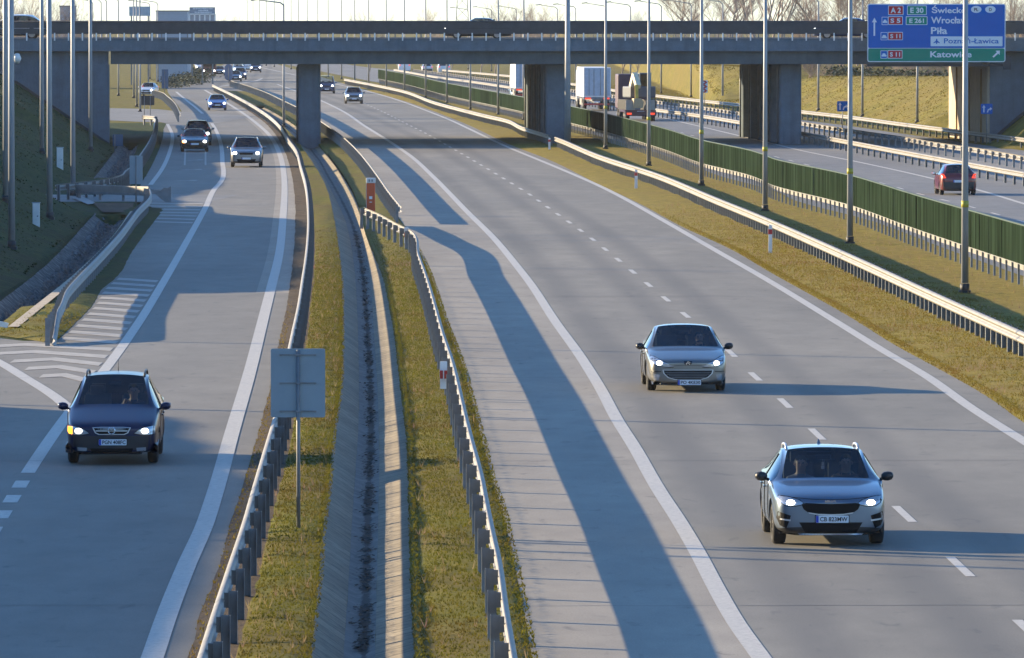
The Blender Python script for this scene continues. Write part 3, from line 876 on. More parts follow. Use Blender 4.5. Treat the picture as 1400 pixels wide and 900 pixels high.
def guardrail(label, pts, side, post_step=4.0, group='guardrails along the carriageways', zoff=lambda x, y: 0.0, mat=None, kind='spacer', limit=100, splice=True, ends=(False, False), dense=None):
    """pts: world points from near to far; side +1: beam on the right of the posts when looking along pts"""
    path = resample(pts, 1.0)
    root = empty("guardrail", (path[0].x, path[0].y, zoff(*path[0])))
    tag(root, label, "guardrail", group)
    o0 = Vector((path[0].x, path[0].y, zoff(*path[0])))
    b = MB(); b.sm = True; m = len(WPROF); rows = []
    for i, p in enumerate(path):
        d = heading(path, i); nrm = Vector((d.y, -d.x)) * side
        z = zoff(p.x, p.y)
        near = 1.0
        dip = 0.0
        if ends[0] and i < 5: dip = .55 * ss((5 - i) / 5)
        if ends[1] and i > len(path) - 6: dip = .55 * ss((i - len(path) + 6) / 5)
        row = []
        for off, zz in WPROF: row.append((p.x + nrm.x * (off + .10) - o0.x, p.y + nrm.y * (off + .10) - o0.y, z + zz - dip - o0.z))
        for off, zz in reversed(WPROF): row.append((p.x + nrm.x * (off + .094) - o0.x, p.y + nrm.y * (off + .094) - o0.y, z + zz - dip - .004 - o0.z))
        rows.append(row)
    vs = [v for r in rows for v in r]; w = 2 * m; fs = []
    for i in range(len(rows) - 1):
        for k in range(w):
            fs.append((i*w + k, i*w + (k+1) % w, (i+1)*w + (k+1) % w, (i+1)*w + k))
    fs.append(tuple(range(w))); fs.append(tuple((len(rows)-1)*w + k for k in range(w - 1, -1, -1)))
    b.add(vs, fs)
    beam = b.build("beam", mat or galv, root)
    if splice:
        s = MB()
        for i in range(2, len(path) - 1, 4):
            if path[i].y > 330: break
            p = path[i]; d = heading(path, i); nrm = Vector((d.y, -d.x)) * side; z = zoff(p.x, p.y)
            for (off, zz), (off2, zz2) in zip(WPROF[:-1], WPROF[1:]):
                q = [];
                for dd in (-.012, .012):
                    for o_, z_ in ((off, zz), (off2, zz2)):
                        q.append((p.x + d.x * dd + nrm.x * (o_ + .1045) - o0.x, p.y + d.y * dd + nrm.y * (o_ + .1045) - o0.y, z + z_ + .003 - o0.z))
                s.add(q, [(0, 1, 3, 2)])
            s.build("splice_plate", galv_dark, beam); s = MB()
    me = post_mesh(.72, kind)
    fine = resample(pts, post_step)
    if dense:
        fine = [p for p in fine if p.y < dense[0]] + [p for p in resample(pts, dense[1]) if p.y >= dense[0]]
    rest = MB()
    for i, p in enumerate(fine):
        d = heading(fine, i); rz = math.atan2(-d.x, d.y) + (math.pi if side < 0 else 0)
        z = zoff(p.x, p.y) - o0.z
        if i < limit:
            c = bpy.data.objects.new("post", me); COL.objects.link(c)
            c.location = (p.x - o0.x, p.y - o0.y, z); c.rotation_euler = (0, 0, rz)
            adopt(c, root)
        else:
            M = Matrix.Translation((p.x - o0.x, p.y - o0.y, z)) @ Matrix.Rotation(rz, 4, 'Z')
            rest.add([M @ v.co for v in me.vertices], [tuple(f.vertices) for f in me.polygons])
    if rest.v: tag(rest.build("posts", galv_post, root), kind='stuff')
    return root

def curve_pts(f, y0, y1, n=40):
    return [(f(y0 + (y1 - y0) * (k / n)), y0 + (y1 - y0) * (k / n)) for k in range(n + 1)]
GP = lambda pts: [G(a, b, .62) for a, b in pts]

guardrail("steel guardrail between drainage channel and main road, bending away by the orange call box",
          [(LG1C(Y), Y) for Y in (62, 72, 82)] + GP(LG1_PTS[::-1]), 1, 4.0)
guardrail("steel guardrail running from the orange call box back under the overpass",
          GP(LG2_PTS[::-1]), 1, 4.0)
guardrail("steel guardrail on right edge of the ramp, seen from behind its posts",
          [(LRGC(Y), Y) for Y in (66, 78, 90)] + GP(LRG_PTS[::-1][1:]), -1, 4.0)
guardrail("long pale guardrail on right verge of main road in front of the lamp posts",
          curve_pts(RGC, 175, 480, 40), -1, 1.5)
guardrail("guardrail on right verge of main road continuing behind the overpass",
          curve_pts(RGC, 488, 960, 40), -1, 2.0, splice=False)
guardrail("bright guardrail on right edge of far carriageway, behind the red car", curve_pts(MG1C, 330, 1150, 60), -1, 4.0, splice=False)
guardrail("guardrail facing the collector road, its dark posts seen in front of its beam", curve_pts(MG2C, 400, 1150, 60), 1, 4.0, splice=False)
guardrail("guardrail at the foot of the sunlit grass bank", curve_pts(MG3C, 470, 1150, 60), -1, 4.0, splice=False)
LL_PTS = [(67.9,447.9),(75,427.7),(86.6,401.7),(105,381),(122.6,363),(158.4,324.8),(184,291.5),(201.8,271),(201,262)]
ll = [G(a, b, .62) for a, b in LL_PTS]; ll[0] = G(66, 468, .1)
guardrail("guardrail curving along the grass island left of the striped gore", ll, 1, 2.0, ends=(True, False))
LL2 = [(195,160),(206,160.5),(212,163),(213.5,172),(209,190.5),(195,213.8),(184,229),(176,235.6),(162,245),(139,249.6),(104.7,253.5),(80,256)]
guardrail("guardrail bending round the stone lined ditch beneath the left end of the overpass", GP(LL2[::-1]), -1, 2.0, splice=False)
guardrail("short far guardrail on left edge of the ramp by the junction", GP([(244,156.5),(236.6,142),(227,133),(218,127),(208,124.5)]), 1, 2.0, splice=False)

# closing barrier across the service road
def service_barrier():
    A = G(104, 272.5); B = G(222, 276)
    r = empty("road_barrier", (A[0], A[1], 0)); tag(r, "grey steel barrier laid across the service road with flared end piece", "barrier")
    dx, dy = B[0] - A[0], B[1] - A[1]
    b = MB(); b.bar((0, 0, .52), (dx - .6, dy, .52), .10, .34); b.build("beam", galv, r, bevel=.02)
    b = MB(); b.bar((0, -.08, .32), (dx - .6, dy - .08, .32), .08, .10); b.build("lower_rail", galv_post, r)
    for t in (.04, .28, .55, .8):
        b = MB(); b.box((dx * t, dy * t + .1, .3), (.12, .1, .6)); b.build("post", galv_dark, r)
    b = MB()
    b.prism([(-.75, .35), (-.2, .35), (.05, .12), (.22, .0), (.52, .0), (.5, .22), (.5, .72), (.33, .62), (.2, .66), (.02, .52), (-.75, .62)], -.07, .07)
    b.build("end_piece", galv_dark, r, loc=(dx - .1, dy, 0))
service_barrier()

# ------------------------------------------------------------------ green screen fence
def screen_fence():
    y0, y1 = 215, 960
    r = empty("screen_fence", (GSC(y0), y0, 0))
    tag(r, "long dark green slatted screen fence on short grey posts between the two carriageways", "fence")
    ox, oy = GSC(y0), y0
    path = resample(curve_pts(GSC, y0, y1, 60), 2.0)
    me = None
    b = MB(); b.box((0, 0, .45), (.07, .10, .95)); b.cur = 1; b.box((-.03, 0, .84), (.10, .16, .09)); b.cur = 0; b.box((0, 0, 1.3), (.06, .05, 1.2))
    po = b.build("post", [galv_post, galv]); me = po.data; bpy.data.objects.remove(po)
    rest = MB(); pan = MB(); top = MB(); rail = MB()
    # the panels taper slightly in height over the length, as in the photograph
    for i, p in enumerate(path):
        if i < 100:
            c = bpy.data.objects.new("post", me); COL.objects.link(c); adopt(c, r); c.location = (p.x - ox, p.y - oy, 0)
        else:
            rest.add([(v.co.x + p.x - ox, v.co.y + p.y - oy, v.co.z) for v in me.vertices], [tuple(f.vertices) for f in me.polygons])
    fine = resample(curve_pts(GSC, y0, y1, 60), .45)
    zt, zb = 1.92, .74
    n = 0
    for i in range(len(fine) - 1):
        p, q = fine[i], fine[i + 1]
        if p.y > 1e9: continue
        j = i + 1
        q = fine[j]
        d = (q - p).normalized(); nr = Vector((-d.y, d.x))
        # each slat: a shallow folded strip
        mid = (p + q) / 2 + nr * .11
        vs = [(p.x - ox, p.y - oy, zb), (mid.x - ox, mid.y - oy, zb), (q.x - ox, q.y - oy, zb), (p.x - ox, p.y - oy, zt), (mid.x - ox, mid.y - oy, zt), (q.x - ox, q.y - oy, zt)]
        pan.add(vs, [(0, 1, 4, 3), (1, 2, 5, 4)])
    pa = pan.build("slat_panel", green_screen, r)
    sol = pa.modifiers.new("thick", 'SOLIDIFY'); sol.thickness = .012
    for z, mb, h in ((1.94, top, .05), (.72, rail, .06)):
        for i in range(0, len(path) - 1):
            mb.bar((path[i].x - ox, path[i].y - oy, z), (path[i+1].x - ox, path[i+1].y - oy, z), .07, h)
    top.build("top_rail", green_post, r); rail.build("bottom_rail", galv_post, r)
    if rest.v: tag(rest.build("posts", galv, r), kind='stuff')
    # low lengthwise guardrail beam on the far side of the posts
    g = MB()
    for i in range(len(path) - 1): g.bar((path[i].x - ox + .17, path[i].y - oy, .62), (path[i+1].x - ox + .17, path[i+1].y - oy, .62), .03, .28)
    g.build("rear_beam", galv, r)
screen_fence()

# ------------------------------------------------------------------ the overpass
BY0, BY1 = 494.0, 530.0
def overpass():
    r = empty("overpass_bridge", (0, BY0, 0)); tag(r, "long grey concrete overpass carrying a road across all carriageways", "bridge")
    X0, X1 = -62, 66
    b = MB(); b.box(((X0+X1)/2, .15, 6.66), (X1-X0, .30, .84)); b.box(((X0+X1)/2, BY1-BY0-.15, 6.66), (X1-X0, .30, .84)); b.build("fascia", concrete_bridge, r)
    b = MB(); b.box(((X0+X1)/2, .14, 7.09), (X1-X0, .44, .03)); b.build("coping", concrete_bridge, r)
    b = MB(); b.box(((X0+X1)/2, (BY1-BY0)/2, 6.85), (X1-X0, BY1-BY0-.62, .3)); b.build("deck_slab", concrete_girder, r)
    b = MB(); b.box((0, (BY1-BY0)/2, 7.02), (X1-X0, BY1-BY0-2.4, .03)); b.build("deck_road", asphalt_far, r)
    for yc in (1.6, 9.2, 17.0, 25.5, 33.6):
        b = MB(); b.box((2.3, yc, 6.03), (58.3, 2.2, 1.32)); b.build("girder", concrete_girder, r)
    # piers: a row of columns under each support line, in line with the roads below
    for xf, slope in ((-14.3, -.026), (2.36, -.040), (18.1, -.052)):
        for k in range(5):
            b = MB()
            y = 3.0 + k * 7.3; x = xf + .75 + slope * y * 1.05
            w, d, rr = .75, .72, .22
            ring = []
            for cx, cy, a0 in ((w-rr, d-rr, 0), (-w+rr, d-rr, 90), (-w+rr, -d+rr, 180), (w-rr, -d+rr, 270)):
                for q in range(4):
                    a = R(a0 + q * 30); ring.append((x + cx + rr * math.cos(a), y + cy + rr * math.sin(a)))
            m = len(ring)
            b.add([(u, v, -.5) for u, v in ring] + [(u, v, 5.35) for u, v in ring], [(i, (i+1) % m, m + (i+1) % m, m + i) for i in range(m)] + [tuple(range(m, 2*m))])
            p = b.build("pier_column", concrete_bridge, r)
            b = MB(); b.tube([(x - .82, y + .3, 0), (x - .82, y + .3, 5.1), (x - .6, y + .3, 5.32)], .07, 8)
            b.build("drain_pipe", galv_post, p)
    # abutments with wing walls
    b = MB()
    poly = [(-53, .8), (-27.0, .8), (-29.6, 35.8), (-53, 35.8)]
    b.add([(x, y, -.42) for x, y in poly] + [(x, y, 6.22) for x, y in poly], [(0,1,5,4),(1,2,6,5),(2,3,7,6),(3,0,4,7),(4,5,6,7)]); b.build("abutment", concrete_bridge, r)
    b = MB(); b.box((-27.5, .75, 2.4), (1.1, .5, 5.9)); b.build("wing_column", concrete_bridge, r)
    b = MB()
    poly = [(31.9, 1.9), (60, 1.9), (60, 35.6), (31.3, 35.6)]
    b.add([(x, y, -.5) for x, y in poly] + [(x, y, 6.2) for x, y in poly], [(0,1,5,4),(1,2,6,5),(2,3,7,6),(3,0,4,7),(4,5,6,7)])
    ab = b.build("abutment", concrete_sand, r)
    b = MB(); b.box((46.0, 1.8, 2.9), (27.9, .16, 6.6)); b.build("wing_wall", concrete_bridge, ab)
    b = MB()
    for t in (.12, .42, .75): 
        x = 31.9 - .6 * t; y = 1.9 + 33.7 * t
        b.tube([(x - .1, y, 0), (x - .1, y, 5.0)], .06, 8)
    b.build("drain_pipe", simple("rust_pipe", (.35, .20, .06), .6), ab)
    # sloping copings where the grass meets the wing walls
    b = MB(); b.bar((-27.0, .55, .05), (-33.2, .55, 4.2), .35, .16); b.bar((-33.2, .55, 4.2), (-36, .55, 4.35), .35, .16); b.build("wall_coping", dark_foot, r)
    b = MB(); b.bar((32.1, 1.55, .25), (37.5, 1.55, 4.8), .35, .16); b.build("wall_coping", dark_foot, r)
    # parapets of stacked steel beams on posts
    for side, yy in (("near", .12), ("far", BY1 - BY0 - .12)):
        p = empty("parapet", (0, yy, 0)); adopt(p, r)
        bm = MB(); sgn = -1 if side == "near" else 1
        for z, h, o in ((7.575, .37, .08), (7.965, .37, .08)):
            bm.box(((X0+X1)/2, sgn * o, z), (X1-X0, .06, h)); bm.box(((X0+X1)/2, sgn * (o + .035), z + .09), (X1-X0, .03, .08)); bm.box(((X0+X1)/2, sgn * (o + .035), z - .09), (X1-X0, .03, .08))
        bm.build("beam", rail_dark, p)
        bm = MB(); bm.tube([(X0, sgn * .06, 8.20), (X1, sgn * .06, 8.20)], .075, 10); bm.build("hand_rail", rail_dark, p)
        bb = MB(); bb.box((0, sgn * .17, 7.20), (.085, .09, .52))
        tmp = bb.build("post", white_paint); me = tmp.data; bpy.data.objects.remove(tmp)  # galvanised posts on the near side: sunlight put into the colour as white
        if side == "near":
            x = -38.0; n = 0
            while x < 52 and n < 98:
                c = bpy.data.objects.new("post", me); COL.objects.link(c); adopt(c, p); c.location = (x, 0, 0); x += .93; n += 1
        else:
            rs = MB(); x = -40.0
            while x < 56: rs.add([(v.co.x + x, v.co.y, v.co.z) for v in me.vertices], [tuple(f.vertices) for f in me.polygons]); x += 1.86
            tag(rs.build("posts", galv, p), kind='stuff')
    # low guardrails in the middle of the deck
    bm = MB()
    for yy in (17.0, 19.0): 
        bm.box((2, yy, 7.55), (120, .06, .3))
    bm.build("median_beam", galv, r)
overpass()

# ------------------------------------------------------------------ lamp posts
def make_lamp(h=12.0, arm=1.9, r0=.10, r1=.05, rise=.35, sticker=False, dirx=-1):
    r = empty("lamp_post")
    b = MB(); b.tube([(0,0,.3),(0,0,h*.45),(0,0,h)], [r0, (r0+r1)/2, r1], 10); b.build("pole", pole_grey, r)
    b = MB(); b.box((0,0,.03), (.36,.36,.10)); b.tube([(0,0,.05),(0,0,.28)], r0 * 1.25, 10); b.build("foot", dark_foot, r)
    b = MB(); b.tube([(0,0,h-.05),(dirx*.25,0,h+rise*.4),(dirx*arm,0,h+rise)], [r1, r1*.9, r1*.7], 8); b.build("arm", pole_grey, r)
    b = MB(); b.box((dirx*(arm+.3),0,h+rise+.03), (.75,.26,.13), ry=dirx*.1); b.build("lamp_head", galv_dark, r, bevel=.04)
    if sticker:
        b = MB(); b.tube([(0,0,2.6),(0,0,2.8)], r0*.97 + .004, 10); b.build("sticker", yellow_tag, r)
    return r

ORD = ["nearest", "second", "third", "fourth", "fifth", "sixth", "seventh", "eighth"]
g_med = "lamp posts in the grass strip beside the green screen"
med = [(1319,402),(1162,335),(1046,290),(959,255),(887,228),(828,205)]
lp = make_lamp(12.2, sticker=True, r0=.115, r1=.06)
for i, (px, py) in enumerate(med):
    o = lp if i == 0 else copy_tree(lp)
    x, y = G(px, py); o.location = (x, y, .03)
    tag(o, f"{ORD[i]} grey lamp post from the camera beside the green screen fence", "lamp post", g_med)
big = make_lamp(13.0, r0=.22, r1=.14)
x = XZ(776, 200, 487)[0]; big.location = (x, 487, .03); tag(big, "thick lamp post standing right before the second overpass pier", "lamp post")
far0 = make_lamp(12.2, r0=.10, r1=.06)
first = True
for px, py in [(716,165),(681,158),(643,151),(611,141.5),(582,135),(553,127.5),(528,121.5),(504,116),(485,112),(467,108.5),(448.6,105),(434.5,102),(420,99.5),(408,97),(398,95),(388,93.3),(375,91.5),(364,90),(355,88.7),(346,87.5),(338,86.5)]:
    o = far0 if first else copy_tree(far0); 
    x, y = G(px, py); o.location = (x, y, 0)
    tag(o, "thin lamp post in the receding row behind the overpass beside the green screen", "lamp post", "far lamp posts beside the green screen"); first = False
def hit(px, py):
    """point of the terrain seen at a pixel"""
    lo = None
    Y = 120.0
    while Y < 900:
        X, Zr = XZ(px, py, Y)
        if Zr <= max(ground_h(X, Y), 0.0): return X, Y, ground_h(X, Y)
        Y += .5
    x, y = G(px, py); return x, y, 0
# along the sunlit bank
bk = make_lamp(9.9, arm=2.4, r0=.11, r1=.06, rise=.55)
bank = [(1254,168,'by the bright abutment wall'),(1179,160,'midway along the right bank'),(1118.7,152,'just right of the third pier'),(988,135,None),(944.8,132.7,None),(904,127.7,None),(862,122,None),(828,117,None),(787,111.5,None),(762,108,None),(706,101,None),(672,97.5,None),(640,95,None)]
for i, (px, py, w) in enumerate(bank):
    o = bk if i == 0 else copy_tree(bk); x, y, z = hit(px, py); o.location = (x, y, z - .02); k = (9.95 - z) / 9.9; o.scale = (1, 1, k)
    if w: tag(o, f"pale lamp post at the foot of the grass bank {w}", "lamp post", "lamp posts along the sunlit bank")
    else: tag(o, "pale lamp post at the foot of the grass bank between second and third piers", "lamp post", "lamp posts between the second and third piers")
# one in the median, seen under the bridge
md = make_lamp(9.5, r0=.10, r1=.06); x, y = G(388, 174); md.location = (x, y, .03); tag(md, "single thin lamp post in the median just left of the first pier", "lamp post")
# left embankment: tall bare masts
lm = make_lamp(13.5, r0=.12, r1=.085)
lefts = [(16,340,'closest to the picture edge, standing lowest on the left slope'),(68,300,'on the left slope just above the small white cabinet'),(100,268,'beside the end of the service road barrier'),(8,277,'at the extreme left edge, half behind a nearer mast'),(57.5,210,'thin, on the left slope in front of the abutment wall'),(124,207,'on the left slope near the low end of the abutment wall')]
for i, (px, py, w) in enumerate(lefts):
    o = lm if i == 0 else copy_tree(lm); x, y, z = hit(px, py); o.location = (x, y, z - .02)
    tag(o, f"grey lamp mast {w}", "lamp post", "lamp masts on the left embankment")
lf = make_lamp(10.5, r0=.10, r1=.06, arm=2.4, rise=.6)
for i, (px, py) in enumerate([(191.5,153),(187,146),(183,134),(162,131),(146,127),(138.5,122),(127,118),(216,112),(205,108)]):
    o = lf if i == 0 else copy_tree(lf); x, y = G(px, py); o.location = (x, y, hill(x, y))
    tag(o, "lamp post left of the ramp beyond the overpass", "lamp post", "lamp posts left of the ramp beyond the overpass")
# masts just outside the left edge whose shadows cross the road
for X, Y in ((-20.5, 196.5), (-21, 164.5), (-23, 128.8), (-23.4, 127.2)):
    o = copy_tree(lm); o.location = (X, Y, ground_h(X, Y)); tag(o, "lamp mast on the left embankment outside the picture", "lamp post", "lamp masts outside the left edge")

# ------------------------------------------------------------------ signs
def text_mesh(txt, w=None, h=None, bold=.0, ext=.004):
    """mesh of a word lying in the xz plane, facing -y, fitted into w x h, lower left at origin"""
    cu = bpy.data.curves.new("txt", 'FONT'); cu.body = txt; cu.size = 1.0; cu.extrude = 0.0; cu.offset = bold; cu.resolution_u = 3
    o = bpy.data.objects.new("txt", cu); COL.objects.link(o)
    bpy.context.view_layer.update()
    me = bpy.data.meshes.new_from_object(o.evaluated_get(bpy.context.evaluated_depsgraph_get()))
    bpy.data.objects.remove(o); bpy.data.curves.remove(cu)
    co = np.empty(len(me.vertices) * 3, dtype=np.float32); me.vertices.foreach_get("co", co); co = co.reshape(-1, 3)
    mn, mx = co.min(0), co.max(0)
    sx = w / (mx[0] - mn[0]) if w else None; sy = h / (mx[1] - mn[1]) if h else None
    sx = sx or sy; sy = sy or sx
    vs = [((p[0] - mn[0]) * sx, 0.0, (p[1] - mn[1]) * sy) for p in co]
    fs = [tuple(p.vertices) for p in me.polygons]
    bpy.data.meshes.remove(me)
    return vs, fs

def rrect(x0, z0, x1, z1, r, n=4):
    out = []
    for cx, cz, a0 in ((x1-r, z1-r, 0), (x0+r, z1-r, 90), (x0+r, z0+r, 180), (x1-r, z0+r, 270)):
        for q in range(n + 1):
            a = R(a0 + 90 * q / n); out.append((cx + r * math.cos(a), cz + r * math.sin(a)))
    return out

def motorway_sign():
    Y = 492.6; K = 119.5
    xl, zt = XZ(1186.6, 6, Y); xr, zb = XZ(1374, 84.4, Y)
    W, H = xr - xl, zt - zb
    r = empty("motorway_sign", (xl, Y, zb)); tag(r, "large blue and green direction sign mounted high on the overpass parapet", "sign")
    sx = W / (1250 - 158); sz = H / (492 - 37)
    U = lambda u: (u - 158) * sx
    V = lambda v: (492 - v) * sz
    b = MB(); b.prism(rrect(-.03, -.03, W + .03, H + .03, .14), .012, .06); b.build("panel_edge", sign_white, r)
    b = MB(); b.prism(rrect(.03, V(384), W - .03, H - .03, .10), 0, .05); b.build("blue_panel", sign_blue, r)
    b = MB(); b.prism(rrect(.03, .03, W - .03, V(388), .10), 0, .05); b.build("green_panel", sign_green, r)
    b = MB()
    for x in (W * .15, W * .5, W * .85): b.bar((x, .12, .1), (x, .12, H - .1), .1, .1)
    for z in (.5, H - .6): b.bar((.2, .2, z), (W - .2, .2, z), .1, .12)
    b.box((W + .15, .25, -.08), (.5, .35, .9)); b.box((W * .5, .7, -.25), (W, .9, .15))
    b.build("bracket", dark_foot, r)
    lay = [0]
    def flat(mb, poly, y):
        n = len(poly); mb.prism([(U(u), V(v)) for u, v in poly], y, y + .006)
    def box(u0, v0, u1, v1, mat, nm, y):
        m = MB(); m.prism(rrect(U(u0), V(v1), U(u1), V(v0), .035), y, y + .008); return m.build(nm, mat, r)
    def word(t, u0, u1, v_top, v_base, mat, y=-.012, par=None, bold=.012, nm="lettering"):
        vs, fs = text_mesh(t, U(u1) - U(u0), None, bold + .012)
        zmax = max(p[2] for p in vs)
        k = (V(v_top) - V(v_base)) / zmax
        m = MB(); m.add([(x + U(u0), y, z * k + V(v_base)) for x, _, z in vs], fs); return m.build(nm, mat, par or r)
    for (u0, v0, u1, v1, mat, t) in ((319,47,441,122,sign_red,"A 2"),(319,133,436,200,sign_red,"S 5"),(317,257,437,322,sign_red,"S 11"),(315,401,434,468,sign_red,"S 11"),
                                     (470,47,626,122,sign_green,"E 30"),(460,133,632,201,sign_green,"E 261")):
        box(u0, v0, u1, v1, sign_white, "road_number_rim", -.008)
        box(u0 + 5, v0 + 5, u1 - 5, v1 - 5, mat, "road_number_plate", -.013)
        du = (u1 - u0) * .16
        word(t, u0 + du, u1 - du, v0 + 16, v1 - 15, sign_white, -.020, bold=.02)
    for (u0, v0, u1, v1) in ((268,137,318,201),(260,259,314,322),(259,404,312,468)):
        box(u0, v0, u1, v1, sign_white, "expressway_rim", -.008); box(u0 + 4, v0 + 4, u1 - 2, v1 - 4, sign_blue, "expressway_plate", -.013)
        m = MB(); c = (v0 + v1) / 2 + 4
        flat(m, [(u0+8,c+12),(u0+8,c),(u0+14,c-2),(u0+18,c-14),(u1-16,c-14),(u1-12,c-2),(u1-6,c),(u1-6,c+12)], -.02); m.build("car_symbol", sign_white, r)
    m = MB(); flat(m, [(203,288),(203,180),(190,180),(210,143),(230,180),(216,180),(216,288)], -.01); m.build("up_arrow", sign_white, r)
    m = MB(); flat(m, [(1150,452),(1186,418),(1175,406),(1210,404),(1207,440),(1196,428),(1160,460)], -.01); m.build("exit_arrow", sign_white, r)
    word("Świecko", 665, 942, 45, 108, sign_white); word("Wrocław", 660, 954, 136, 190, sign_white); word("Piła", 660, 790, 218, 274, sign_white)
    word("Katowice", 655, 985, 410, 459, sign_white)
    box(658, 292, 1230, 370, sign_white, "airport_plate", -.008)
    word("Poznań-Ławica", 764, 1200, 303, 348, sign_blue, -.02, bold=.0)
    m = MB()
    flat(m, [(702,352),(700,340),(680,347),(680,341),(700,326),(701,314),(706,309),(711,314),(712,326),(730,341),(730,347),(712,340),(710,352)], -.02); m.build("plane_symbol", sign_blue, r)
    for uc, t in ((1020,"PL"),(1133,"D")):
        m = MB(); m.prism([(U(uc + 42 * math.cos(a)), V(78 + 28 * math.sin(a))) for a in [2*math.pi*k/24 for k in range(24)]], -.008, 0); pl = m.build("country_oval", sign_white, r)
        wd = 17 if len(t) > 1 else 11
        word(t, uc - wd, uc + wd, 66, 92, black_plastic, -.02, par=r)
motorway_sign()

def lane_sign(px, py0, py1, pxw, Y, base_z, label):
    """small blue lane arrow sign on a post"""
    xc, zt = XZ(px, py0, Y); _, zb = XZ(px, py1, Y); w = XZ(px + pxw / 2, py0, Y)[0] - XZ(px - pxw / 2, py0, Y)[0]; h = zt - zb
    r = empty("lane_sign", (xc, Y, base_z)); tag(r, label, "sign", "small blue lane arrow signs")
    b = MB(); b.prism(rrect(-w/2, zb - base_z, w/2, zt - base_z, .06), 0, .03); b.build("panel", sign_blue, r)
    m = MB(); z0 = zb - base_z
    P = lambda pts: [(-w/2 + u * w, z0 + v * h) for u, v in pts]
    m.prism(P([(.20,.15),(.32,.15),(.32,.62),(.40,.62),(.26,.88),(.12,.62),(.20,.62)]), -.008, 0)
    m.prism(P([(.52,.15),(.62,.15),(.66,.34),(.80,.44),(.80,.32),(.96,.52),(.80,.68),(.80,.57),(.60,.46)]), -.008, 0)
    m.build("arrows", sign_white, r)
    b = MB(); b.tube([(0, .06, 0), (0, .06, zt - base_z - .1)], .035, 8); b.build("post", galv_post, r)
lane_sign(1152, 138.5, 152.5, 15, 545, 0, "small blue lane arrow sign standing by the third pier")
lane_sign(1349, 142, 156, 16, 494.3, 0, "small blue lane arrow sign in front of the abutment wall")

def sign_back_panel(px0, px1, py0, py1, base, label, post_px=None, mat=None, braces=3, cat="sign", gz=0.0, two=False):
    X, Y = G(base[0], base[1], gz)
    x0, zt = XZ(px0, py0, Y); x1, zb = XZ(px1, py1, Y)
    r = empty("road_sign", (X, Y, gz)); tag(r, label, cat)
    m = MB(); m.prism(rrect(x0 - X, zb - gz, x1 - X, zt - gz, .03), .05, .075); p = m.build("panel", mat or sign_back, r)
    m = MB()
    for xa in ([0] if not two else [-(x1 - x0) * .2, (x1 - x0) * .25]): m.tube([(xa, 0, -.1), (xa, 0, zt - gz - .02)], .032, 10)
    m.build("post", galv_post, r)
    for k in range(braces):
        z = zb - gz + (zt - zb) * (.09 + .41 * k)
        m = MB(); w = (x1 - x0); m.box(((x0 + x1) / 2 - X, .037, z), (w * .68, .02, .022)); m.box((-.0, .0, z), (.09, .075, .03))
        for s in (-.31, .31): m.box(((x0 + x1) / 2 - X + s * w, .034, z - .012), (.03, .028, .016))
        m.build("clamp_bar", galv_dark, p)
    return r
sg = sign_back_panel(370, 444.5, 477, 571, (408, 728), "blue grey back of a square road sign on a thin post by the ramp guardrail")
sign_back_panel(177, 195, 213, 252, (186, 278), "grey back of a tall narrow sign beside the service road barrier", braces=0)
sign_back_panel(193, 211, 131, 144, (201, 161), "dark panel on two posts at the side road junction", mat=dark_foot, braces=0, two=True)
sign_back_panel(154, 168, 184, 200, (157, 209), "small dark blue sign low beside the stone ditch", mat=simple("sign_dark_blue", (.03, .09, .16), .5), braces=0)
sign_back_panel(221, 230, 95, 121, (225, 133), "tall narrow dark blue sign back on the far left of the ramp", mat=simple("sign_slate", (.05, .11, .20), .5), braces=0)

def round_back():
    X, Y = G(312.5, 114); x0, zt = XZ(307, 88, Y); x1, zb = XZ(318, 110, Y)
    r = empty("road_sign", (X, Y, 0)); tag(r, "rounded slate blue sign back at the nose of the far gore", "sign")
    m = MB(); m.prism(rrect(-(x1-x0)/2, zb, (x1-x0)/2, zt, (x1-x0)*.48, 6), 0, .05); m.build("panel", simple("sign_slate_blue", (.10, .15, .24), .5), r)
    m = MB(); m.tube([(0, -.06, 0), (0, -.06, zt - .3)], .05, 8); m.build("post", galv_post, r)
round_back()

def chevron_board(px0, px1, py0, py1, Y, label):
    x0, zt = XZ(px0, py0, Y); x1, zb = XZ(px1, py1, Y); w, h = x1 - x0, zt - zb
    r = empty("chevron_sign", ((x0 + x1) / 2, Y, 0)); tag(r, label, "sign")
    m = MB(); m.prism(rrect(-w/2, zb, w/2, zt, .03), 0, .03); m.build("panel", sign_white, r)
    m = MB()
    n = 3 if h > w * 1.3 else 1
    for k in range(n):
        a, c = zb + h * k / n, h / n
        m.prism([(-w/2 + .02, a + c * .02), (w * .05, a + c * .02), (w/2 - .02, a + c * .5), (w * .05, a + c * .97), (-w/2 + .02, a + c * .97), (w * .02, a + c * .5)], -.008, 0)
    m.build("chevron", red_band, r)
    m = MB(); m.tube([(0, .06, 0), (0, .06, zt - .05)], .04, 8); m.build("post", galv_post, r)
chevron_board(959.5, 967.5, 110, 127, 690, "narrow red and white chevron board beside a lamp post at the bank foot")
chevron_board(1017, 1025, 124, 133, 680, "square red and white chevron board in the shade by the third pier")

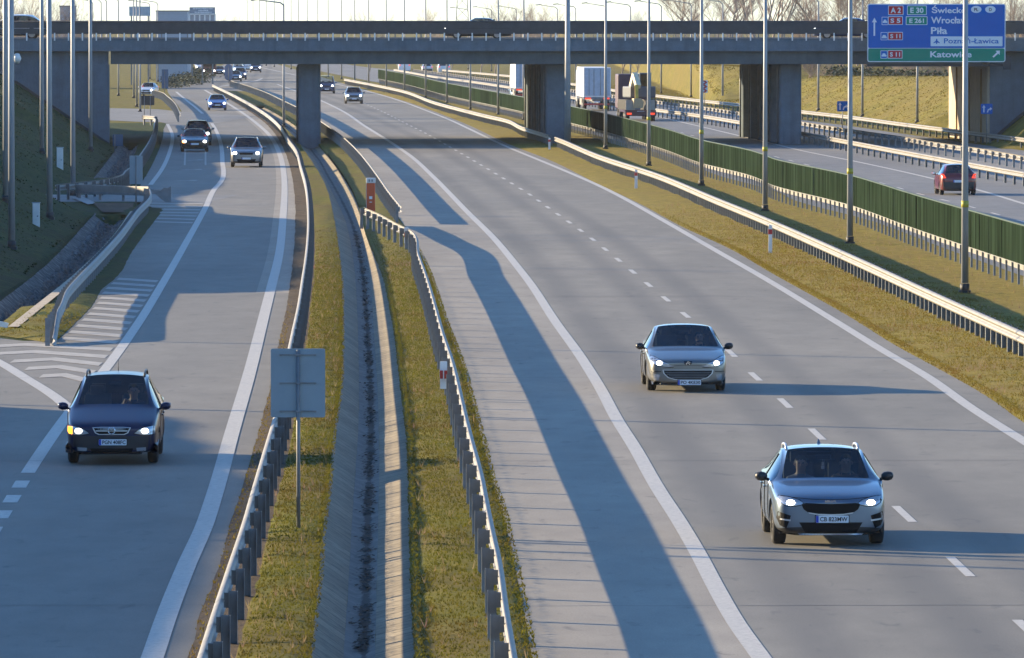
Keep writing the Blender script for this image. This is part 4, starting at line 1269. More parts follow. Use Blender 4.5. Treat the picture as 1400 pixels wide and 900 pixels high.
# ------------------------------------------------------------------ small roadside things
def sos_box():
    x, y = G(507, 294)
    r = empty("emergency_phone", (x, y, 0)); tag(r, "orange emergency call box with white top between the guardrail ends", "call box")
    b = MB(); b.box((0, 0, .68), (.36, .34, 1.36)); b.build("body", sos_orange, r, bevel=.02)
    b = MB(); b.box((0, 0, 1.47), (.40, .38, .22)); b.build("cap", off_white, r, bevel=.03)
    b = MB(); b.box((0, -.176, .74), (.13, .012, .12)); b.build("handset_plate", sign_white, r)
    b = MB(); b.box((0, -.175, .55), (.10, .01, .04)); b.build("speaker_slot", off_white, r)
    b = MB(); b.box((-.19, 0, .68), (.012, .34, 1.36)); b.build("side_trim", sign_white, r)
    for t in (-.06, .06):
        b = MB(); b.box((t, -.195, 1.47), (.06, .012, .10)); b.build("mark", galv_dark, r)
sos_box()

def delineator(px, py, z0, z1, label, w=.12, flat_=True, gz=0.0):
    x, y = G(px, py, gz)
    r = empty("delineator_post", (x, y, gz)); tag(r, label, "marker post", "red and white marker posts")
    b = MB(); b.prism([(-w/2, z0), (w/2, z0), (w/2, z1), (-w/2 * .7, z1 + .04)] if z0 < .1 else rrect(-w/2, z0, w/2, z1, .015), -.02, .04); b.build("post", white_paint, r)
    h = z1 - z0
    b = MB(); b.box((0, .01, z0 + h * (.78 if z0 < .1 else .52)), (w * 1.03, .068, h * (.18 if z0 < .1 else .30))); b.build("red_band", red_band, r)
    if z0 > .1:
        b = MB(); b.box((0, -.012, z0 + h * .52), (w * .16, .07, h * .32)); b.build("white_stripe", white_paint, r)
delineator(606.5, 548, .26, .86, "red and white marker plate fixed on the left guardrail, halfway up the picture", w=.155)
delineator(555.5, 341, .22, .80, "red and white marker plate on the guardrail bend near the call box", w=.16)
delineator(1053, 347, 0, 1.0, "red and white marker post standing nearest on the right verge", w=.14)
delineator(869.5, 258.5, 0, .94, "red and white marker post further back on the right verge", w=.15)
delineator(751, 206, 0, .8, "marker post on the right verge at the edge of the overpass shadow", w=.15)

def cabinet(px, py, w, h, label):
    x, y, z = hit(px, py)
    r = empty("cabinet", (x, y, z)); tag(r, label, "cabinet", "small white cabinets on the left slope")
    b = MB(); b.box((0, 0, h/2 - .05), (w, .18, h + .1)); b.build("body", off_white, r, bevel=.015)
    b = MB(); b.box((0, 0, h + .015), (w + .05, .22, .03)); b.build("lid", sign_back, r)
    b = MB(); b.box((0, -.095, h * .52), (w * .8, .012, h * .8)); d = b.build("door", off_white, r)
    b = MB(); b.box((w * .22, -.106, h * .42), (.05, .012, .05)); b.build("lock", galv_dark, d)
cabinet(49.5, 309, .27, .86, "small white cabinet on the left slope between two masts, the nearer one")
cabinet(82, 231, .33, 1.1, "small white cabinet high on the left slope near the thick mast, the farther one")

def cctv():
    x, y, z = hit(3, 268)
    r = empty("loudspeaker_mast", (x + .2, y, z)); tag(r, "short mast with two pale round lamp heads at the left edge", "mast")
    _, zt = XZ(5, 68, y)
    b = MB(); b.tube([(0,0,-.1),(0,0,zt - z + .3)], [.07,.05], 8); b.build("pole", pole_grey, r)
    for dx, dz in ((.12, 0.0), (.42, -.35)):
        b = MB(); b.tube([(dx,-.1,zt-z+dz-.18),(dx,-.16,zt-z+dz),(dx,-.1,zt-z+dz+.18)], [.09,.17,.09], 10); b.build("lamp_head", off_white, r)
    b = MB(); b.tube([(0,0,zt-z-.2),(.42,0,zt-z-.2)], .03, 6); b.build("arm", pole_grey, r)
cctv()

def litter():
    x, y = G(4, 450)
    r = empty("barricade_board", (x - .1, y, 0)); tag(r, "end of a red and white barrier board lying at the left edge", "board")
    b = MB(); b.bar((-.8, .3, .32), (.25, -.2, .10), .03, .14); b.build("board", white_paint, r)
    b = MB(); b.bar((-.5, .14, .262), (-.1, -.05, .178), .034, .145); b.build("red_stripe", red_band, r)
litter()
# ------------------------------------------------------------------ vehicles
def paint(name, col, metal=.55, rough=.34):
    m, nt, b = new_mat(name)
    n = noise(nt, 1.4, 4, .6); f = noise(nt, 300, 2, .5)
    c = ramp(nt, n, [(.3, [x * .90 for x in col]), (.7, [min(1, x * 1.08) for x in col])]).outputs[0]
    nt.links.new(c, b.inputs["Base Color"])
    b.inputs["Metallic"].default_value = metal; b.inputs["Roughness"].default_value = rough
    b.inputs["Coat Weight"].default_value = .8; b.inputs["Coat Roughness"].default_value = .06
    return m

def glass_mat(name, tint=(.72,.80,.84)):
    m = bpy.data.materials.new(name); m.use_nodes = True; nt = m.node_tree
    for n in list(nt.nodes): nt.nodes.remove(n)
    out = node(nt, "ShaderNodeOutputMaterial"); mx = node(nt, "ShaderNodeMixShader"); tr = node(nt, "ShaderNodeBsdfTransparent"); gl = node(nt, "ShaderNodeBsdfGlossy"); fr = node(nt, "ShaderNodeFresnel")
    tr.inputs[0].default_value = (*tint, 1); gl.inputs[0].default_value = (.9,.95,1,1); gl.inputs["Roughness"].default_value = .03; fr.inputs[0].default_value = 1.52
    nt.links.new(fr.outputs[0], mx.inputs[0]); nt.links.new(tr.outputs[0], mx.inputs[1]); nt.links.new(gl.outputs[0], mx.inputs[2]); nt.links.new(mx.outputs[0], out.inputs[0])
    return m
glass = glass_mat("car_glass"); glass_dark = glass_mat("car_glass_dark", (.25,.30,.33))
interior_dark = simple("car_interior", (.04,.046,.052), .8)
seat_grey = simple("seat_cloth", (.075,.082,.09), .85)
lamp_shell = simple("lamp_shell", (.42,.44,.47), .12, .45, .1, 8.0, coat=1.0)
lamp_lit = emitter("lamp_lit", (1.0,.95,.84), 7.0)
lamp_amber = emitter("lamp_amber", (1.0,.33,.02), 1.6)
lamp_red = emitter("lamp_red", (.85,.06,.02), .5)
grille_black = simple("grille_black", (.006,.006,.007), .55, spec=.12)
plate_white = simple("plate_white", (.70,.72,.74), .5, 0, .03)
plate_blue = simple("plate_blue", (.01,.05,.42), .5)
plate_ink = simple("plate_ink", (.02,.02,.025), .6)
silver_trim = simple("silver_trim", (.55,.56,.57), .35, .6, .05)

def car_cage(s):
    """stations from nose to tail; returns verts, faces, material index per face"""
    L, hw, H = s['L'], s['W'] / 2, s['H']
    zb, zn, zh, zc = s['zb'], s['zn'], s['zh'], s['zc']         # bottom, nose, bonnet edge, cowl
    cy, rf, rr, rb = s['cowl'], s['roof_f'], s['roof_r'], s['rear_b']
    zbelt, zdeck = s['belt'], s['deck']; wr = s['wr'] * hw; wc = s.get('wc', .86) * hw
    zr = H
    def bon(d, wmid, ws, z4, z8, zb_, inset=1.0, z3=None):
        z3 = z3 if z3 else (zb_ + z4) * .52
        w = ws
        return [(0,zb_),(w*.80,zb_),(w*.97,zb_+.07),(w*1.0,z3),(w*.985,z4),(w*.90,z4+(z8-z4)*.55),(w*.80,z4+(z8-z4)*.75),(w*.42,z8-.004),(0,z8)]
    def cab(d, wbelt, z4, z5, z8, wtop, zb_, ins=.07):
        return [(0,zb_),(hw*.82,zb_),(hw*.985,zb_+.07),(hw*1.0,(zb_+z4)*.5),(wbelt,z4),(wtop,z5),(wtop-ins,z5+(z8-z5)*.45),(wtop*.5,z8-(z8-z5)*.10),(0,z8)]
    st = []
    st.append((0.00, bon(0, 0, hw*.70, zn*.95, zn, zb+.05)))
    st.append((0.09, bon(0, 0, hw*.88, zn*1.03, (zn+zh)/2+.02, zb+.01)))
    st.append((0.30, bon(0, 0, hw*.965, zh*.965, zh*1.03, zb)))
    st.append((0.85, bon(0, 0, hw*.995, zh*1.0+(zc-zh)*.35, zh+(zc-zh)*.72, zb)))
    st.append((cy-.10, bon(0, 0, hw*1.0, zbelt-.03, zc-.02, zb)))
    st.append((cy, cab(0, hw*.99, zbelt, zc-.01, zc+.02, wc, zb, .05)))
    st.append((rf, cab(0, hw*.985, zbelt+.01, zr-.085, zr-.012, wr, zb)))
    mid = (rf + rr) / 2
    st.append((mid, cab(0, hw*.985, zbelt+.02, zr-.075, zr+.008, wr*1.0, zb)))
    st.append((rr, cab(0, hw*.98, zbelt+.03, zr-.11, zr-.03, wr*.97, zb)))
    st.append((rb, cab(0, hw*.97, zdeck-.02, zdeck+.02, zdeck+.04, wc*.97, zb, .08)))
    if L - rb > .45:
        st.append((L-.14, bon(0, 0, hw*.93, zdeck-.06, zdeck-.0, zb+.02)))
    st.append((L-.03, bon(0, 0, hw*.88, zdeck-.12, zdeck-.07, zb+.05)))
    st.append((L, bon(0, 0, hw*.74, (zdeck+zb)*.55, (zdeck+zb)*.57, zb+.14)))
    ns = len(st); V = []; F = []; MI = []
    for d, sec in st:
        ring = list(sec) + [(-x, z) for x, z in reversed(sec[1:-1])]
        V += [(x, d - L / 2, z) for x, z in ring]
    nr = 16
    ic = 5; ir = 6; im = 7; irr = 8; irb = 9
    for i in range(ns - 1):
        for k in range(nr):
            a, b_, c, d = i*nr+k, i*nr+(k+1)%nr, (i+1)*nr+(k+1)%nr, (i+1)*nr+k
            F.append((a, d, c, b_)); m = 0
            kk = k if k < 8 else 15 - k        # mirrored strip number
            if i == ic and kk in (6, 7): m = 1                      # windscreen
            elif i == irr and kk in (6, 7): m = 2                   # rear window
            elif i in (ic, ir, im) and kk == 4: m = 3               # side glass
            elif i == irr and kk == 4 and s.get('quarter'): m = 3
            elif kk in (0,): m = 4
            elif kk == 1 and s.get('clad'): m = 5
            MI.append(m)
    # end caps as strips across
    for base, flip in ((0, False), ((ns-1)*nr, True)):
        for k in range(8):
            q = [base+k, base+k+1, base+(nr-k-1)%nr, base+(nr-k)%nr]
            q2 = []
            for x in q:
                if x not in q2: q2.append(x)
            F.append(tuple(q2 if flip else q2[::-1])); MI.append(5 if (s.get('clad') and k == 1) else 0)
    return V, F, MI

def patch_points(poly, res):
    pts = []
    n = len(poly)
    for i in range(n):
        a, b = Vector(poly[i]), Vector(poly[(i+1) % n]); m = max(1, int((b - a).length / res))
        for k in range(m): pts.append(a + (b - a) * (k / m))
    nb = len(pts)
    xs = [p[0] for p in poly]; zs = [p[1] for p in poly]
    def inside(x, z):
        c = False; j = n - 1
        for i in range(n):
            if (poly[i][1] > z) != (poly[j][1] > z) and x < (poly[j][0]-poly[i][0]) * (z-poly[i][1]) / (poly[j][1]-poly[i][1]) + poly[i][0]: c = not c
            j = i
        return c
    x = min(xs) + res / 2
    while x < max(xs):
        z = min(zs) + res / 2
        while z < max(zs):
            if inside(x, z) and min((Vector((x, z)) - p).length for p in pts[:nb]) > res * .45: pts.append(Vector((x, z)))
            z += res
        x += res
    r = delaunay_2d_cdt([Vector((p[0], p[1])) for p in pts], [(i, (i+1) % nb) for i in range(nb)], [list(range(nb))], 1, 1e-5)
    return r[0], r[2]

class Car:
    def __init__(self, s):
        self.s = s
        L, W, H = s['L'], s['W'], s['H']
        V, F, MI = car_cage(s)
        me = bpy.data.meshes.new("cage"); me.from_pydata(V, [], F); me.polygons.foreach_set("material_index", MI)
        for _ in range(6): me.materials.append(None)
        for p in me.polygons: p.use_smooth = True
        bm = bmesh.new(); bm.from_mesh(me); bmesh.ops.recalc_face_normals(bm, faces=bm.faces)
        cr = bm.edges.layers.float.get("crease_edge") or bm.edges.layers.float.new("crease_edge")
        for e in bm.edges:
            ms = {f.material_index for f in e.link_faces}
            if len(ms) > 1 and ms & {1, 2, 3}: e[cr] = 1.0
        vc = bm.verts.layers.float.get("crease_vert") or bm.verts.layers.float.new("crease_vert")
        bm.verts.ensure_lookup_table()
        for st, ks in ((5, (6, 10, 4, 12)), (6, (6, 10)), (8, (6, 10)), (9, (6, 10))):
            for k in ks: bm.verts[st * 16 + k][vc] = .62
        bm.to_mesh(me); bm.free()
        o = bpy.data.objects.new("cage", me); COL.objects.link(o)
        sd = o.modifiers.new("s", 'SUBSURF'); sd.levels = 3; sd.render_levels = 3
        bpy.context.view_layer.update()
        ev = bpy.data.meshes.new_from_object(o.evaluated_get(bpy.context.evaluated_depsgraph_get()))
        bpy.data.objects.remove(o)
        co = np.empty(len(ev.vertices) * 3); ev.vertices.foreach_get("co", co); co = co.reshape(-1, 3)
        mn, mx = co.min(0), co.max(0)
        co[:, 0] *= W / (mx[0] - mn[0]); co[:, 1] = (co[:, 1] - mn[1]) * L / (mx[1] - mn[1]) - L / 2
        co[:, 2] = s['zb'] + (co[:, 2] - mn[2]) * (H - s['zb']) / (mx[2] - mn[2])
        ev.vertices.foreach_set("co", co.ravel())
        # wheel arches
        tmp = bpy.data.objects.new("tmp", ev); COL.objects.link(tmp)
        cuts = MB(); self.r = s['wheel']; self.axles = (-L/2 + s['ax_f'], -L/2 + s['ax_f'] + s['wb'])
        for ya in self.axles:
            for sx in (-1, 1):
                x0, x1 = sx * (W/2 - .27), sx * (W/2 + .12); n = 28; rr = self.r + .055
                ring = [(ya + rr * math.cos(2*math.pi*k/n), self.r + rr * math.sin(2*math.pi*k/n)) for k in range(n)]
                vs = [(x0, a, b) for a, b in ring] + [(x1, a, b) for a, b in ring]
                cuts.add(vs, [(k, (k+1)%n, n+(k+1)%n, n+k) for k in range(n)] + [tuple(range(n-1,-1,-1)), tuple(range(n, 2*n))])
        cm = bpy.data.meshes.new("cut"); cm.from_pydata(cuts.v, [], cuts.f)
        for _ in range(7): cm.materials.append(None)
        cm.polygons.foreach_set("material_index", [4] * len(cm.polygons))
        bm = bmesh.new(); bm.from_mesh(cm); bmesh.ops.recalc_face_normals(bm, faces=bm.faces); bm.to_mesh(cm); bm.free()
        co_ = bpy.data.objects.new("cut", cm); COL.objects.link(co_)
        bo = tmp.modifiers.new("b", 'BOOLEAN'); bo.operation = 'DIFFERENCE'; bo.object = co_; bo.solver = 'EXACT'
        bpy.context.view_layer.update()
        full = bpy.data.meshes.new_from_object(tmp.evaluated_get(bpy.context.evaluated_depsgraph_get()))
        bpy.data.objects.remove(tmp); bpy.data.objects.remove(co_)
        self.fv = [v.co.copy() for v in full.vertices]; self.ff = [tuple(p.vertices) for p in full.polygons]
        self.fm = [p.material_index for p in full.polygons]
        self.bvh = BVHTree.FromPolygons(self.fv, self.ff)
        bpy.data.meshes.remove(full)
        self.root = empty(s['name'])
        body = self.sub([0], "body", s['paint'])
        self.body = body
        self.sub([4], "underbody", interior_dark)
        if s.get('clad'): self.sub([5], "sill_trim", black_plastic)
        self.sub([1], "windscreen", glass); self.sub([2], "rear_window", glass); self.sub([3], "side_window", glass_dark, 1); self.sub([3], "side_window", glass_dark, -1)
        self.wheels(); self.interior()
        self.mirrors(s.get('mirror', s['paint']))
        self.side_trim()
    def sub(self, ids, name, mat, side=0):
        b = MB(); b.sm = True; idx = {}; 
        fs = []
        for f, m in zip(self.ff, self.fm):
            if m in ids and (not side or self.fv[f[0]].x * side > 0):
                g = []
                for i in f:
                    if i not in idx: idx[i] = len(idx)
                    g.append(idx[i])
                fs.append(g)
        vs = [None] * len(idx)
        for i, j in idx.items(): vs[j] = self.fv[i]
        if not fs: return None
        b.add(vs, fs); return b.build(name, mat, self.root)
    def cast(self, x, z, rear=False):
        d = 1 if not rear else -1
        h = self.bvh.ray_cast(Vector((x, -d * 6, z)), Vector((0, d, 0)))
        return h[0].y if h[0] is not None else None
    def patch(self, name, poly, mat, off=.006, depth=.05, res=.045, rear=False, parent=None, mirror=False):
        """thin piece that follows the nose (or tail), outline in (x, z)"""
        sgn = 1 if not rear else -1
        outs = []
        if name == "headlight" and self.s.get('near'):          # dark gap round the lamp glass
            cx = sum(p[0] for p in poly) / len(poly); cz = sum(p[1] for p in poly) / len(poly)
            self.patch("headlight_rim", [(cx + (x - cx) * 1.045 + (.006 if x > cx else -.006), cz + (z - cz) * 1.12 + (.004 if z > cz else -.004)) for x, z in poly], grille_black, off * .5, .03, res, rear, parent, mirror)
        for mir in ((1, -1) if mirror else (1,)):
            pl = [(x * mir, z) for x, z in poly]
            if mir < 0: pl = pl[::-1]
            P, T = patch_points(pl, res)
            ys = [self.cast(p[0], p[1], rear) for p in P]
            good = [y for y in ys if y is not None]
            if not good: return None
            fb = sorted(good)[len(good)//2]
            ys = [y if y is not None else fb for y in ys]
            vs = [(p[0], y - sgn * off, p[1]) for p, y in zip(P, ys)]
            fs = [tuple(t) for t in T]
            n = len(vs)
            ec = {}
            for t in fs:
                for a, c in zip(t, t[1:] + t[:1]): ec[(a, c)] = ec.get((a, c), 0) + 1
            vs += [(v[0], v[1] + sgn * depth, v[2]) for v in vs[:n]]
            for (a, c) in list(ec):
                if (c, a) not in ec: fs.append((a, c, c + n, a + n))
            b = MB(); b.sm = False; b.add(vs, fs)
            o = b.build(name, mat, parent or self.root); outs.append(o)
        return outs if mirror else outs[0]
    def lamp(self, x, z, r, off=.02, mat=None, mirror=True, rear=False, parents=None, flat=1.0, name="bulb"):
        poly = [(x + r * math.cos(a), z + r * flat * math.sin(a)) for a in [2*math.pi*k/14 for k in range(14)]]
        for i, mir in enumerate((1, -1) if mirror else (1,)):
            self.patch(name, [(a * mir, b) for a, b in (poly if mir > 0 else poly[::-1])], mat or lamp_lit, off, .03, r * .8, rear, parents[i] if parents else None)
    def wheels(self):
        s = self.s; r = self.r; w = s.get('tyre_w', .205); n = 28
        tm = MB(); tm.sm = True
        prof = [(-w/2+.01, r*.66), (-w/2, r*.78), (-w/2+.012, r*.94), (-w/2+.04, r), (w/2-.04, r), (w/2-.012, r*.94), (w/2, r*.78), (w/2-.01, r*.66)]
        vs = []; m = len(prof)
        for k in range(n):
            a = 2*math.pi*k/n
            vs += [(x, rr * math.cos(a), rr * math.sin(a)) for x, rr in prof]
        tm.add(vs, [(k*m+j, k*m+j+1, ((k+1)%n)*m+j+1, ((k+1)%n)*m+j) for k in range(n) for j in range(m-1)])
        rm = MB()
        for k in range(10):
            a = 2*math.pi*k/10
            c, q = math.cos(a), math.sin(a)
            rm.add([(.0 + w*.36, c*r*.14 - q*.03, q*r*.14 + c*.03), (w*.36, c*r*.14 + q*.03, q*r*.14 - c*.03), (w*.40, c*r*.66 + q*.025, q*r*.66 - c*.025), (w*.40, c*r*.66 - q*.025, q*r*.66 + c*.025)], [(0,1,2,3)])
        rm.tube([(w*.2,0,0),(w*.40,0,0)], r*.16, 12)
        for xx in (w*.1,):
            rm.add([(xx, r*.68*math.cos(2*math.pi*k/20), r*.68*math.sin(2*math.pi*k/20)) for k in range(20)], [tuple(range(20))])
        rm.cur = 0
        to = tm.build("tyre", rubber); ro = rm.build("rim", steel_rim)
        first = True
        for ya in self.axles:
            for sx in (1, -1):
                wh = empty("wheel", (sx * (s['W']/2 - w/2 - .025), ya, r), 0 if sx > 0 else math.pi); adopt(wh, self.root)
                a = to if first else to.copy(); b = ro if first else ro.copy()
                if not first: COL.objects.link(a); COL.objects.link(b)
                adopt(a, wh); adopt(b, wh); first = False
    def interior(self):
        s = self.s; L, W = s['L'], s['W']; y0 = -L/2 + s['cowl']
        b = MB(); zf = s['zb'] + .16; zt = s['belt'] - .10
        yr = -L/2 + s['rear_b'] - .12
        b.box((0, (y0+.25+yr)/2, zf), (W*.80, yr - y0 - .25, .06)); b.box((0, y0+.42, (zf+zt)/2), (W*.80, .34, zt - zf)); b.box((0, y0+.28, zt+.01), (W*.78, .55, .05))
        b.box((W*.41, (y0+yr)/2+.2, (zf+zt)/2), (.04, yr-y0-.5, zt-zf)); b.box((-W*.41, (y0+yr)/2+.2, (zf+zt)/2), (.04, yr-y0-.5, zt-zf))
        b.build("dashboard", interior_dark, self.root)
        for x, y in ((.36, y0+1.12), (-.36, y0+1.12), (.36, y0+1.95), (-.36, y0+1.95)):
            if y > yr - .15: continue
            b = MB(); b.box((x, y-.22, zf+.22), (.50, .50, .18)); b.box((x, y+.08, zf+.52), (.48, .14, .62), rx=-.2); b.box((x, y+.14, zf+.93), (.26, .10, .17)); b.bar((x-.06,y+.12,zf+.80),(x-.06,y+.12,zf+.9),.02,.02); b.bar((x+.06,y+.12,zf+.80),(x+.06,y+.12,zf+.9),.02,.02)
            b.build("seat", seat_grey, self.root, bevel=.035)
        b = MB(); n = 16
        cx, cy_, cz = .36, y0 + .62, zt + .10
        b.tube([(cx + .18*math.cos(2*math.pi*k/n), cy_ + .07*math.sin(2*math.pi*k/n), cz + .165*math.sin(2*math.pi*k/n)) for k in range(n+1)], .016, 6, cap=False)
        b.bar((cx-.17,cy_,cz),(cx+.17,cy_,cz),.03,.03); b.build("steering_wheel", interior_dark, self.root)
        b = MB(); ym = -L/2 + (s['cowl'] + s['roof_f']) / 2 + .34; b.box((0, ym, s['H']-.17), (.23, .03, .07)); b.build("inside_mirror", interior_dark, self.root, bevel=.01)
    def mirrors(self, mat):
        s = self.s; W = s['W']; y = -s['L']/2 + s['cowl'] + .32; z = s['belt'] + .07
        for sx in (1, -1):
            b = MB(); b.sm = True
            n = 12; rings = []
            for t, k in ((0,.45),(.22,.9),(.55,1.0),(.85,.82),(1.0,.35)):
                x = sx * (W/2 + .00 + t * .19)
                rings.append([(x, y + .075 * k * math.cos(2*math.pi*q/n) - (.02 if t > .3 else 0), z + .075 * k * math.sin(2*math.pi*q/n) - .012 * (1 - t)) for q in range(n)])
            vs = [v for r_ in rings for v in r_]
            b.add(vs, [(i*n+q, i*n+(q+1)%n, (i+1)*n+(q+1)%n, (i+1)*n+q) for i in range(4) for q in range(n)] + [tuple(range(4*n, 5*n)), tuple(range(n))])
            b.bar((sx*(W/2-.06), y+.01, z-.07), (sx*(W/2+.07), y, z-.03), .05, .045)
            o = b.build("wing_mirror", mat, self.root)
            g = MB(); g.box((sx*(W/2+.12), y+.085, z), (.14, .012, .10)); g.build("mirror_glass", chrome, o)
    def side_trim(self):
        """door gaps, handles and pillars on both flanks, laid on the body"""
        s = self.s; L = s['L']
        yc = -L/2 + s['cowl']
        y_a, y_b, y_c = yc + .12, yc + 1.12, yc + 2.02
        for sx in (1, -1):
            def side(y, z):
                h = self.bvh.ray_cast(Vector((sx * 3, y, z)), Vector((-sx, 0, 0)))
                return h[0] if h[0] is not None else None
            b = MB()
            for y in (y_a, y_b, y_c):
                prev = None; z = s['zb'] + .12
                while z < s['belt'] - .01:
                    p = side(y, z)
                    if p is not None:
                        p = Vector((p.x + sx * .003, y, z))
                        if prev is not None: b.bar(prev, p, .012, .008)
                        prev = p
                    z += .06
            if b.v: b.build("door_gap", grille_black, self.root)
            for y in (y_b - .16, y_c - .16):
                p = side(y, s['belt'] - .13)
                if p is not None:
                    h = MB(); h.box((p.x + sx*.02, y, p.z), (.03, .18, .03)); h.build("door_handle", s.get('handle', s['paint']), self.root, bevel=.008)
            # B pillar over the side glass
            b = MB(); prev = None; z = s['belt'] + .02
            while z < s['H'] - .10:
                p = side(y_b, z)
                if p is not None:
                    p = Vector((p.x + sx * .004, y_b, z))
                    if prev is not None: b.bar(prev, p, .09, .012)
                    prev = p
                z += .06
            if b.v: b.build("door_pillar", grille_black, self.root)
    def plate(self, x, z, txt=None, w=.52, h=.114, rear=False):
        sgn = 1 if not rear else -1
        ys = [self.cast(x + dx, z + dz, rear) for dx in (-w/2, 0, w/2) for dz in (-h/2, 0, h/2)]
        ys = [y for y in ys if y is not None]; y = min(ys) if not rear else max(ys)
        y -= sgn * .022
        q = MB(); q.prism(rrect(x-w/2-.012, z-h/2-.012, x+w/2+.012, z+h/2+.012, .012), y + sgn * .004, y + sgn * .03); q.build('plate_frame', grille_black, self.root)
        p = MB(); p.prism(rrect(x-w/2, z-h/2, x+w/2, z+h/2, .012), y, y + sgn * .012); po = p.build("number_plate", plate_white, self.root)
        b = MB(); b.box((x - sgn*(w/2 - .024), y - sgn*.003, z), (.042, .006, h*.94)); b.build("blue_band", plate_blue, po)
        if txt:
            vs, fs = text_mesh(txt, w - .085, None, .022)
            zm = max(v[2] for v in vs); k = h * .62 / zm
            t = MB(); t.add([(sgn * (a - (w - .085)/2) + x + sgn * .024, y - sgn*.004, c * k + z - h*.31) for a, _, c in vs], fs if not rear else [f[::-1] for f in fs]); t.build("plate_lettering", plate_ink, po)
        return y

def person(label, loc, rz, shirt, raised=False, hair=(.03,.022,.018)):
    """seated driver or passenger: one continuous figure grown with the skin modifier"""
    J = {'pel':((0,0,0),.15),'bel':((0,.02,.2),.15),'che':((0,.05,.42),.165),'nec':((0,.03,.56),.062),'hd1':((0,.0,.66),.088),'hd2':((0,-.005,.76),.095),'hd3':((0,.01,.83),.06),
         'hipl':((.10,-.06,0),.10),'hipr':((-.10,-.06,0),.10),'knl':((.16,-.46,.06),.075),'knr':((-.16,-.46,.06),.075),'ftl':((.16,-.62,-.32),.05),'ftr':((-.16,-.62,-.32),.05),
         'shl':((.19,.05,.47),.075),'shr':((-.19,.05,.47),.075)}
    if raised:
        J.update({'ell':((.26,-.10,.28),.05),'wrl':((.14,-.36,.36),.036),'hal':((.11,-.43,.40),.034),'elr':((-.28,-.14,.30),.05),'wrr':((-.16,-.30,.52),.036),'har':((-.13,-.33,.60),.036)})
    else:
        J.update({'ell':((.27,-.12,.24),.05),'wrl':((.15,-.36,.34),.036),'hal':((.12,-.43,.38),.034),'elr':((-.27,-.12,.24),.05),'wrr':((-.15,-.36,.34),.036),'har':((-.12,-.43,.38),.034)})
    E = [('pel','bel'),('bel','che'),('che','nec'),('nec','hd1'),('hd1','hd2'),('hd2','hd3'),('pel','hipl'),('pel','hipr'),('hipl','knl'),('hipr','knr'),('knl','ftl'),('knr','ftr'),
         ('che','shl'),('che','shr'),('shl','ell'),('ell','wrl'),('wrl','hal'),('shr','elr'),('elr','wrr'),('wrr','har')]
    ks = list(J); me = bpy.data.meshes.new("person"); me.from_pydata([J[k][0] for k in ks], [(ks.index(a), ks.index(b)) for a, b in E], [])
    o = bpy.data.objects.new("tmp", me); COL.objects.link(o)
    sk = o.modifiers.new("skin", 'SKIN'); 
    for i, k in enumerate(ks):
        v = me.skin_vertices[0].data[i]; v.radius = (J[k][1], J[k][1] * .92)
        v.use_root = (k == 'pel')
    ss_ = o.modifiers.new("sub", 'SUBSURF'); ss_.levels = 2; ss_.render_levels = 2
    bpy.context.view_layer.update()
    ev = bpy.data.meshes.new_from_object(o.evaluated_get(bpy.context.evaluated_depsgraph_get()))
    bpy.data.objects.remove(o)
    skin_m = MATS.get("skin") or simple("skin", (.42,.25,.17), .6)
    ev.materials.clear(); ev.materials.append(simple("shirt", shirt, .85)); ev.materials.append(skin_m)
    for p in ev.polygons:
        c = p.center; p.use_smooth = True
        p.material_index = 1 if (c.z > .555 or (abs(c.x) < .26 and c.y < -.30 and c.z > .29)) else 0
    ob = bpy.data.objects.new("person", ev); COL.objects.link(ob); ob.location = loc; ob.rotation_euler = (0, 0, rz)
    tag(ob, label, "person")
    # hair cap and small face features
    b = MB(); b.sm = True; n = 12; rings = []
    for t in range(6):
        th = t / 5 * math.pi * .52
        rings.append([(.098 * math.sin(th) * math.cos(2*math.pi*k/n), .02 + .108 * math.sin(th) * math.sin(2*math.pi*k/n) + .02 * (t/5), .755 + .112 * math.cos(th)) for k in range(n)])
    vs = [v for r_ in rings for v in r_]
    b.add(vs, [(i*n+k, (i+1)*n+k, (i+1)*n+(k+1)%n, i*n+(k+1)%n) for i in range(5) for k in range(n)])
    b.build("hair", simple("hair", hair, .7), ob)
    b = MB(); b.sm = True; b.tube([(0,-.085,.735),(0,-.112,.70),(0,-.088,.69)], [.010,.016,.010], 6); b.build("nose", skin_m, ob)
    for s in (-1, 1):
        b = MB(); b.tube([(s*.034,-.080,.742),(s*.034,-.093,.742)], [.012,.008], 8); b.build("eye", plate_ink, ob)
        b = MB(); b.sm = True; b.tube([(s*.088,.0,.74),(s*.10,.008,.72),(s*.09,.004,.69)], [.014,.018,.01], 6); b.build("ear", skin_m, ob)
    return ob

def place(car, X, Y, m, away=False, z=0.0):
    """front wheels' ground point at X, Y; m = slope of the road there"""
    th = -m
    if away: th = math.pi - m
    d = Vector((math.sin(th), -math.cos(th)))
    off = car.axles[0] if not away else car.axles[1]       # nearest axle's local y
    # nearest axle is at local (0, off): world = root + R(th) * (0, off)
    rx = X - (-math.sin(th)) * off; ry = Y - math.cos(th) * off
    car.root.location = (rx, ry, z); car.root.rotation_euler = (0, 0, th)
    return car
def inside(root, x, y, z):
    th = root.rotation_euler[2]
    return (root.location[0] + x * math.cos(th) - y * math.sin(th), root.location[1] + x * math.sin(th) + y * math.cos(th), z)

